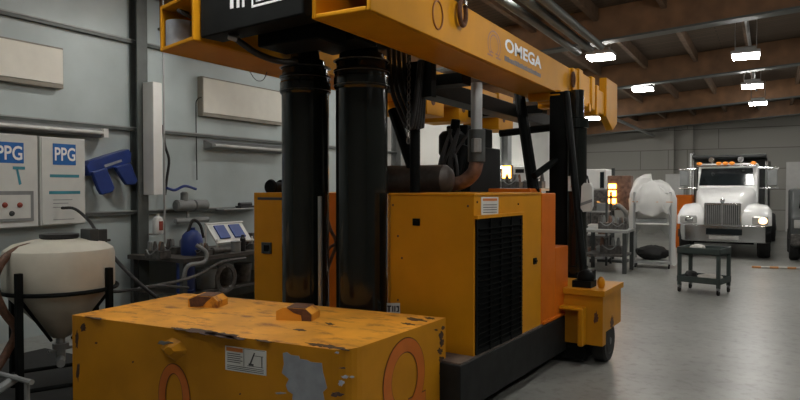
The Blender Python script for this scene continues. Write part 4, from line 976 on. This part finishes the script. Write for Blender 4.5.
for sgn, ui, uo in ((-1, 697, 679), (1, 758, 778)):
    x_i, x_o = tx(ui, ycab+.1), tx(uo, ycab+.1)
    mi_ = MB().cyl((x_i, ycab+.15, zr-.1), (x_o, ycab+.0, zr-.12), .016, n=8).build('mirror_arm', M['chrome'], cab)
    MB().cyl((x_i, ycab+.15, zw0-.05), (x_o, ycab, zw0-.05), .016, n=8).build('mirror_arm', M['chrome'], cab)
    xm_ = x_o-sgn*.12; MB().box(xm_-.1, xm_+.1, ycab-.02, ycab+.1, zw0, zr-.15).build('mirror', M['grey'], mi_, bevel=.02)
    MB().cyl((tx(692 if sgn < 0 else 767, ycab+1.6), ycab+1.6, .6), (tx(692 if sgn < 0 else 767, ycab+1.6), ycab+1.6, zr+.35 if sgn < 0 else zr+.1), .07, n=16).build('exhaust_stack', M['chrome'], t)
yd_ = ycab+1.9
a, b = tx(696, yd_), tx(765, yd_); z1 = tz(157, yd_)
m = MB(); m.box(a, b, yd_, yd_+4.5, .95, z1).box(a-.03, b+.03, yd_-.9, yd_, z1-.05, z1+.02).box(a-.04, b+.04, yd_-.05, yd_+4.5, z1-.12, z1-.02); m.build('dump_body', M['greydark'], t, bevel=.02)
m = MB(); m.box(tcx-.42, tcx+.42, yh+.3, yd_+4.4, .45, .7).box(a+.2, b-.2, yh+.45, yh+.75, .3, .5); m.build('frame_rail', M['black'], t)
for sgn in (-1, 1):
    for dy in (2.4, 3.6): wheel('tyre', (tcx+sgn*.85, yd_+dy, .4), (1, 0, 0), .4, .42, t)
# orange box beside the truck, vehicle at the right edge
a, b = P(676, 200, y=18.2), P(692, 200, y=18.2)
m = MB(); m.box(a.x, b.x, 18.2, 18.8, .0, P(680, 195, y=18.2).z).mat(1).box(a.x+.05, b.x-.05, 18.19, 18.2, .3, .5)
m.build('drum_crate', [M['redorange'], M['rust']], bevel=.02, label='orange steel cabinet standing just left of the white truck', cat='cabinet')
a = P(791, 240, y=16.0)
t = thing('van', 'dark grey vehicle cut off by the right edge of the picture', 'vehicle', (a.x+.9, 17.4, 0))
zt_ = P(795, 189, y=16.0).z
m = MB(); m.prism([(a.x, 16.15, .3), (a.x, 16.0, .45), (a.x, 16.0, .95), (a.x, 16.35, 1.1), (a.x, 16.7, zt_), (a.x, 18.8, zt_), (a.x, 18.9, .3)], (1.8, 0, 0)); m.build('body', M['greydark'], t, bevel=.06, seg=3)
m = MB(); m.box(a.x-.01, a.x+1.81, 15.92, 16.02, .35, .6); m.build('bumper', M['clutter'], t, bevel=.03)
m = MB(); m.box(a.x+.05, a.x+.35, 15.98, 16.03, .72, .9); m.build('headlamp', M['lens'], t, bevel=.02)
m = MB(); m.prism([(a.x+.15, 16.37, 1.13), (a.x+1.65, 16.37, 1.13), (a.x+1.6, 16.66, zt_-.08), (a.x+.2, 16.66, zt_-.08)], (0, -.02, .015)); m.build('windscreen', M['glassdark'], t)
for dx in (.08, 1.72):
    for y_ in (16.55, 18.3): wheel('tyre', (a.x+dx, y_, .3), (1, 0, 0), .3, .2, t)

# ------------------------------------------------------------------ far benches behind the gantry
def far_bench(x0, x1, y0, y1, h, label):
    t = thing('work_table', label, 'workbench', ((x0+x1)/2, (y0+y1)/2, 0), 0, 'far work tables')
    MB().box(x0, x1, y0, y1, h-.05, h).build('top', M['galv'], t, bevel=.005)
    MB().box(x0+.05, x1-.05, y0+.05, y1-.05, .3, .34).build('lower_shelf', M['clutter'], t)
    for x_ in (x0+.05, x1-.05):
        for y_ in (y0+.05, y1-.05): MB().box(x_-.035, x_+.035, y_-.035, y_+.035, 0, h-.05).build('leg', M['greydark'], t)
    return t
a, b = P(597, 240, y=12.2), P(627, 240, y=12.2)
far_bench(a.x-.3, b.x, 12.2, 13.0, .80, 'grey work table between the rear struts and the draped rack')
random.seed(31)
junk(a.x+.12, 12.6, .80, .34, 'greasy machine part on the grey work table close to the rear strut', 1)
junk(b.x-.22, 12.6, .80, .30, 'greasy machine part on the grey work table close to the draped rack', 2)
junk(b.x-.35, 12.6, .34, .4, 'greasy machine part under the grey work table', 3)
# storage shelf behind the far table, each item on it a thing
sa, sb = P(586, 230, y=13.35), P(606.5, 230, y=13.35)
t = thing('shelf_unit', 'dark steel shelf unit with parts behind the grey work table', 'shelf', ((sa.x+sb.x)/2, 13.55, 0))
for x_ in (sa.x, sb.x):
    for y_ in (13.35, 13.75): MB().box(x_-.02, x_+.02, y_-.02, y_+.02, 0, 1.5).build('post', M['greydark'], t)
for z_ in (.12, .6, 1.08): MB().box(sa.x, sb.x, 13.35, 13.75, z_, z_+.03).build('shelf_board', M['galv'], t)
ww = sb.x-sa.x
for f, z_, w_i, h_i, mt, lab in ((.25, .15, .16, .2, 'exhaust', 'brown box at the near end of the lowest shelf behind the table'), (.7, .15, .2, .24, 'grey', 'grey box at the far end of the lowest shelf behind the table'), (.3, .63, .2, .2, 'white', 'white box on the middle shelf behind the table'), (.74, .63, .16, .26, 'exhaust', 'brown box on the middle shelf behind the table'), (.28, 1.11, .16, .2, 'clutter', 'greasy box on the top shelf behind the pale jug'), (.72, 1.11, .2, .16, 'grey', 'grey box on the top shelf close to the amber heater')):
    x_ = sa.x+ww*f; m = MB(); m.box(x_-w_i/2, x_+w_i/2, 13.42, 13.68, z_, z_+h_i).box(x_-w_i/2-.01, x_+w_i/2+.01, 13.41, 13.69, z_+h_i*.8, z_+h_i*.9); m.build('parts_box', M[mt], bevel=.008, label=lab, cat='box', group='boxes on the shelf unit')
MB().curve([P(613, 208.5, y=14.1), P(617, 205, y=13.8), P(622, 208, y=13.7), P(626, 214, y=13.75), P(627, 226, y=13.8), P(626, 240, y=13.85), P(624, 262, y=13.9)], .045, 12).build('suction_hose', M['grey'], label='fat grey hose curving down to the floor beside the amber heater', cat='hose')
# heater with lit elements
hx = P(612, 200, y=14.0).x
t = thing('heat_lamp_stand', 'stand with three glowing amber heater panels stacked above each other', 'heater', (hx, 14.1, 0))
MB().box(hx-.03, hx+.03, 14.08, 14.14, 0, 2.0).build('pole', M['greydark'], t)
MB().box(hx-.3, hx+.3, 13.95, 14.3, 0, .06).build('base', M['greydark'], t, bevel=.01)
MB().box(hx-.1, hx+.38, 14.0, 14.3, P(612, 210, y=14).z, P(612, 178, y=14).z+.05).build('housing', M['exhaust'], t, bevel=.02)
for v0, v1 in ((184, 188.5), (190.5, 196), (198.5, 203.5)):
    z0, z1 = P(612, v1, y=13.99).z, P(612, v0, y=13.99).z; x0, x1 = P(608.5, 190, y=13.99).x, P(616, 190, y=13.99).x
    MB().box(x0, x1, 13.98, 14.0, z0, z1).build('heater_panel', M['heat'], t, label='glowing amber panel')
# white machine cabinet right of the rear mast
a, b = P(584, 190, y=14.8), P(606, 190, y=14.8)
t = thing('machine_cabinet', 'white machine cabinet with a dark window slit behind the rear strut', 'cabinet', ((a.x+b.x)/2, 15, 0))
MB().box(a.x, b.x, 14.8, 15.5, P(595, 190, y=14.8).z, P(595, 169, y=14.8).z).build('body', M['white'], t, bevel=.03)
MB().box(a.x-.05, b.x+.05, 14.75, 15.5, 0, P(595, 190, y=14.8).z).build('stand', M['clutter'], t, bevel=.02)
a2, b2_ = P(600, 190, y=14.79), P(604, 190, y=14.79)
MB().box(a2.x, b2_.x, 14.78, 14.8, P(602, 188, y=14.8).z, P(602, 172, y=14.8).z).build('window', M['glassdark'], t)
# pale bag hung on the rear strut
c = P(586.5, 197, y=6.0)
m = MB(); m.prism([P(581.5, 186, y=6.0), P(584, 183, y=6.0), P(590, 183, y=6.0), P(592, 187, y=6.0), P(592, 206, y=6.0), P(590, 211, y=6.0), P(583, 212, y=6.0), (P(580.5, 208, y=6.0))], (0, .07, 0))
m.mat(1); m.curve([P(585, 184, y=6.03), P(587, 176, y=6.03), P(589, 184, y=6.03)], .008)
m.mat(2); m.prism([P(580.5, 203, y=5.995), P(592, 199, y=5.995), P(592, 202, y=5.995), (P(580.6, 206, y=5.995))], (0, .004, 0))
m.build('hanging_jug', [M['cabinet'], M['hose'], M['grey']], bevel=.02, label='pale grey flat jug hanging on the black strut of the rear leg', cat='jug')
# seen over the engine: white machine, amber lamp, shelf rack with parts
a, b = P(511, 175, y=13.5), P(527, 175, y=13.5)
t = thing('white_machine', 'white machine with a small dark window seen over the engine', 'machine', ((a.x+b.x)/2, 13.9, 0))
MB().box(a.x, b.x, 13.5, 14.3, 0, P(520, 166, y=13.5).z).build('body', M['white'], t, bevel=.03)
p0, p1 = P(515.5, 173, y=13.49), P(524, 169, y=13.49); MB().box(p0.x, p1.x, 13.48, 13.5, p0.z, p1.z).build('window', M['glassdark'], t)
hx = P(506.5, 172, y=13.0).x
t = thing('heat_lamp_stand', 'glaring amber heat lamp on a stand seen over the engine', 'heater', (hx, 13.1, 0))
MB().box(hx-.03, hx+.03, 13.1, 13.16, 0, 1.9).build('pole', M['greydark'], t)
MB().box(hx-.25, hx+.25, 12.95, 13.3, 0, .05).build('base', M['greydark'], t)
p0, p1 = P(502.5, 178, y=13), P(510.5, 166, y=13)
MB().box(p0.x-.02, p1.x+.02, 13.02, 13.12, p0.z-.02, p1.z+.02).build('housing', M['exhaust'], t, bevel=.01)
MB().box(p0.x, p1.x, 12.99, 13.02, p0.z, p1.z).build('heater_panel', M['heat'], t)
a, b = P(484, 185, y=11.0), P(540, 185, y=11.0)
far_bench(a.x, b.x, 11.0, 11.7, 1.58, 'tall work table behind the engine of the gantry')
for i, (u, s, lab) in enumerate(((490, .36, 'greasy machine part on the tall table, nearest the exhaust pipe'), (512, .34, 'greasy machine part in the middle of the tall table'), (534, .36, 'greasy machine part on the tall table, beside the black strut'))):
    junk(P(u, 180, y=11.3).x, 11.3, 1.58, s, lab, 50+i)
t = thing('strip_light', 'lit strip light on the brightly lit wall behind the engine', 'light fixture', (XW, 17.6, 2.0))
p0, p1 = P(497, 163, x=XW), P(527, 165.5, x=XW)
MB().box(XW, XW+.08, p0.y, p1.y, 2.12, 2.22).build('housing', M['white'], t, bevel=.01)
MB().cyl((XW+.1, p0.y+.1, 2.17), (XW+.1, p1.y-.1, 2.17), .03, n=10).build('tube', glow('lit_tube', (1, .97, .9), 8), t)

# ------------------------------------------------------------------ world, camera, view
w = bpy.data.worlds.new('World'); sc.world = w; w.use_nodes = True
bg = w.node_tree.nodes['Background']; bg.inputs['Color'].default_value = (.8, .9, 1, 1); bg.inputs['Strength'].default_value = .02
cam = bpy.data.cameras.new('camera'); co = bpy.data.objects.new('camera', cam); COL.objects.link(co)
co.location = (0, 0, HC*S); co.rotation_euler = (math.pi/2-PIT, 0, YAW)
cam.sensor_fit = 'HORIZONTAL'; cam.sensor_width = 36; cam.lens = F_PX/800*36; cam.clip_start = .05
sc.camera = co
sc.view_settings.view_transform = 'Standard'; sc.view_settings.look = 'None'; sc.view_settings.gamma = 1; sc.view_settings.use_curve_mapping = False
sc.view_settings.exposure = 0
sc.cycles.use_denoising = True
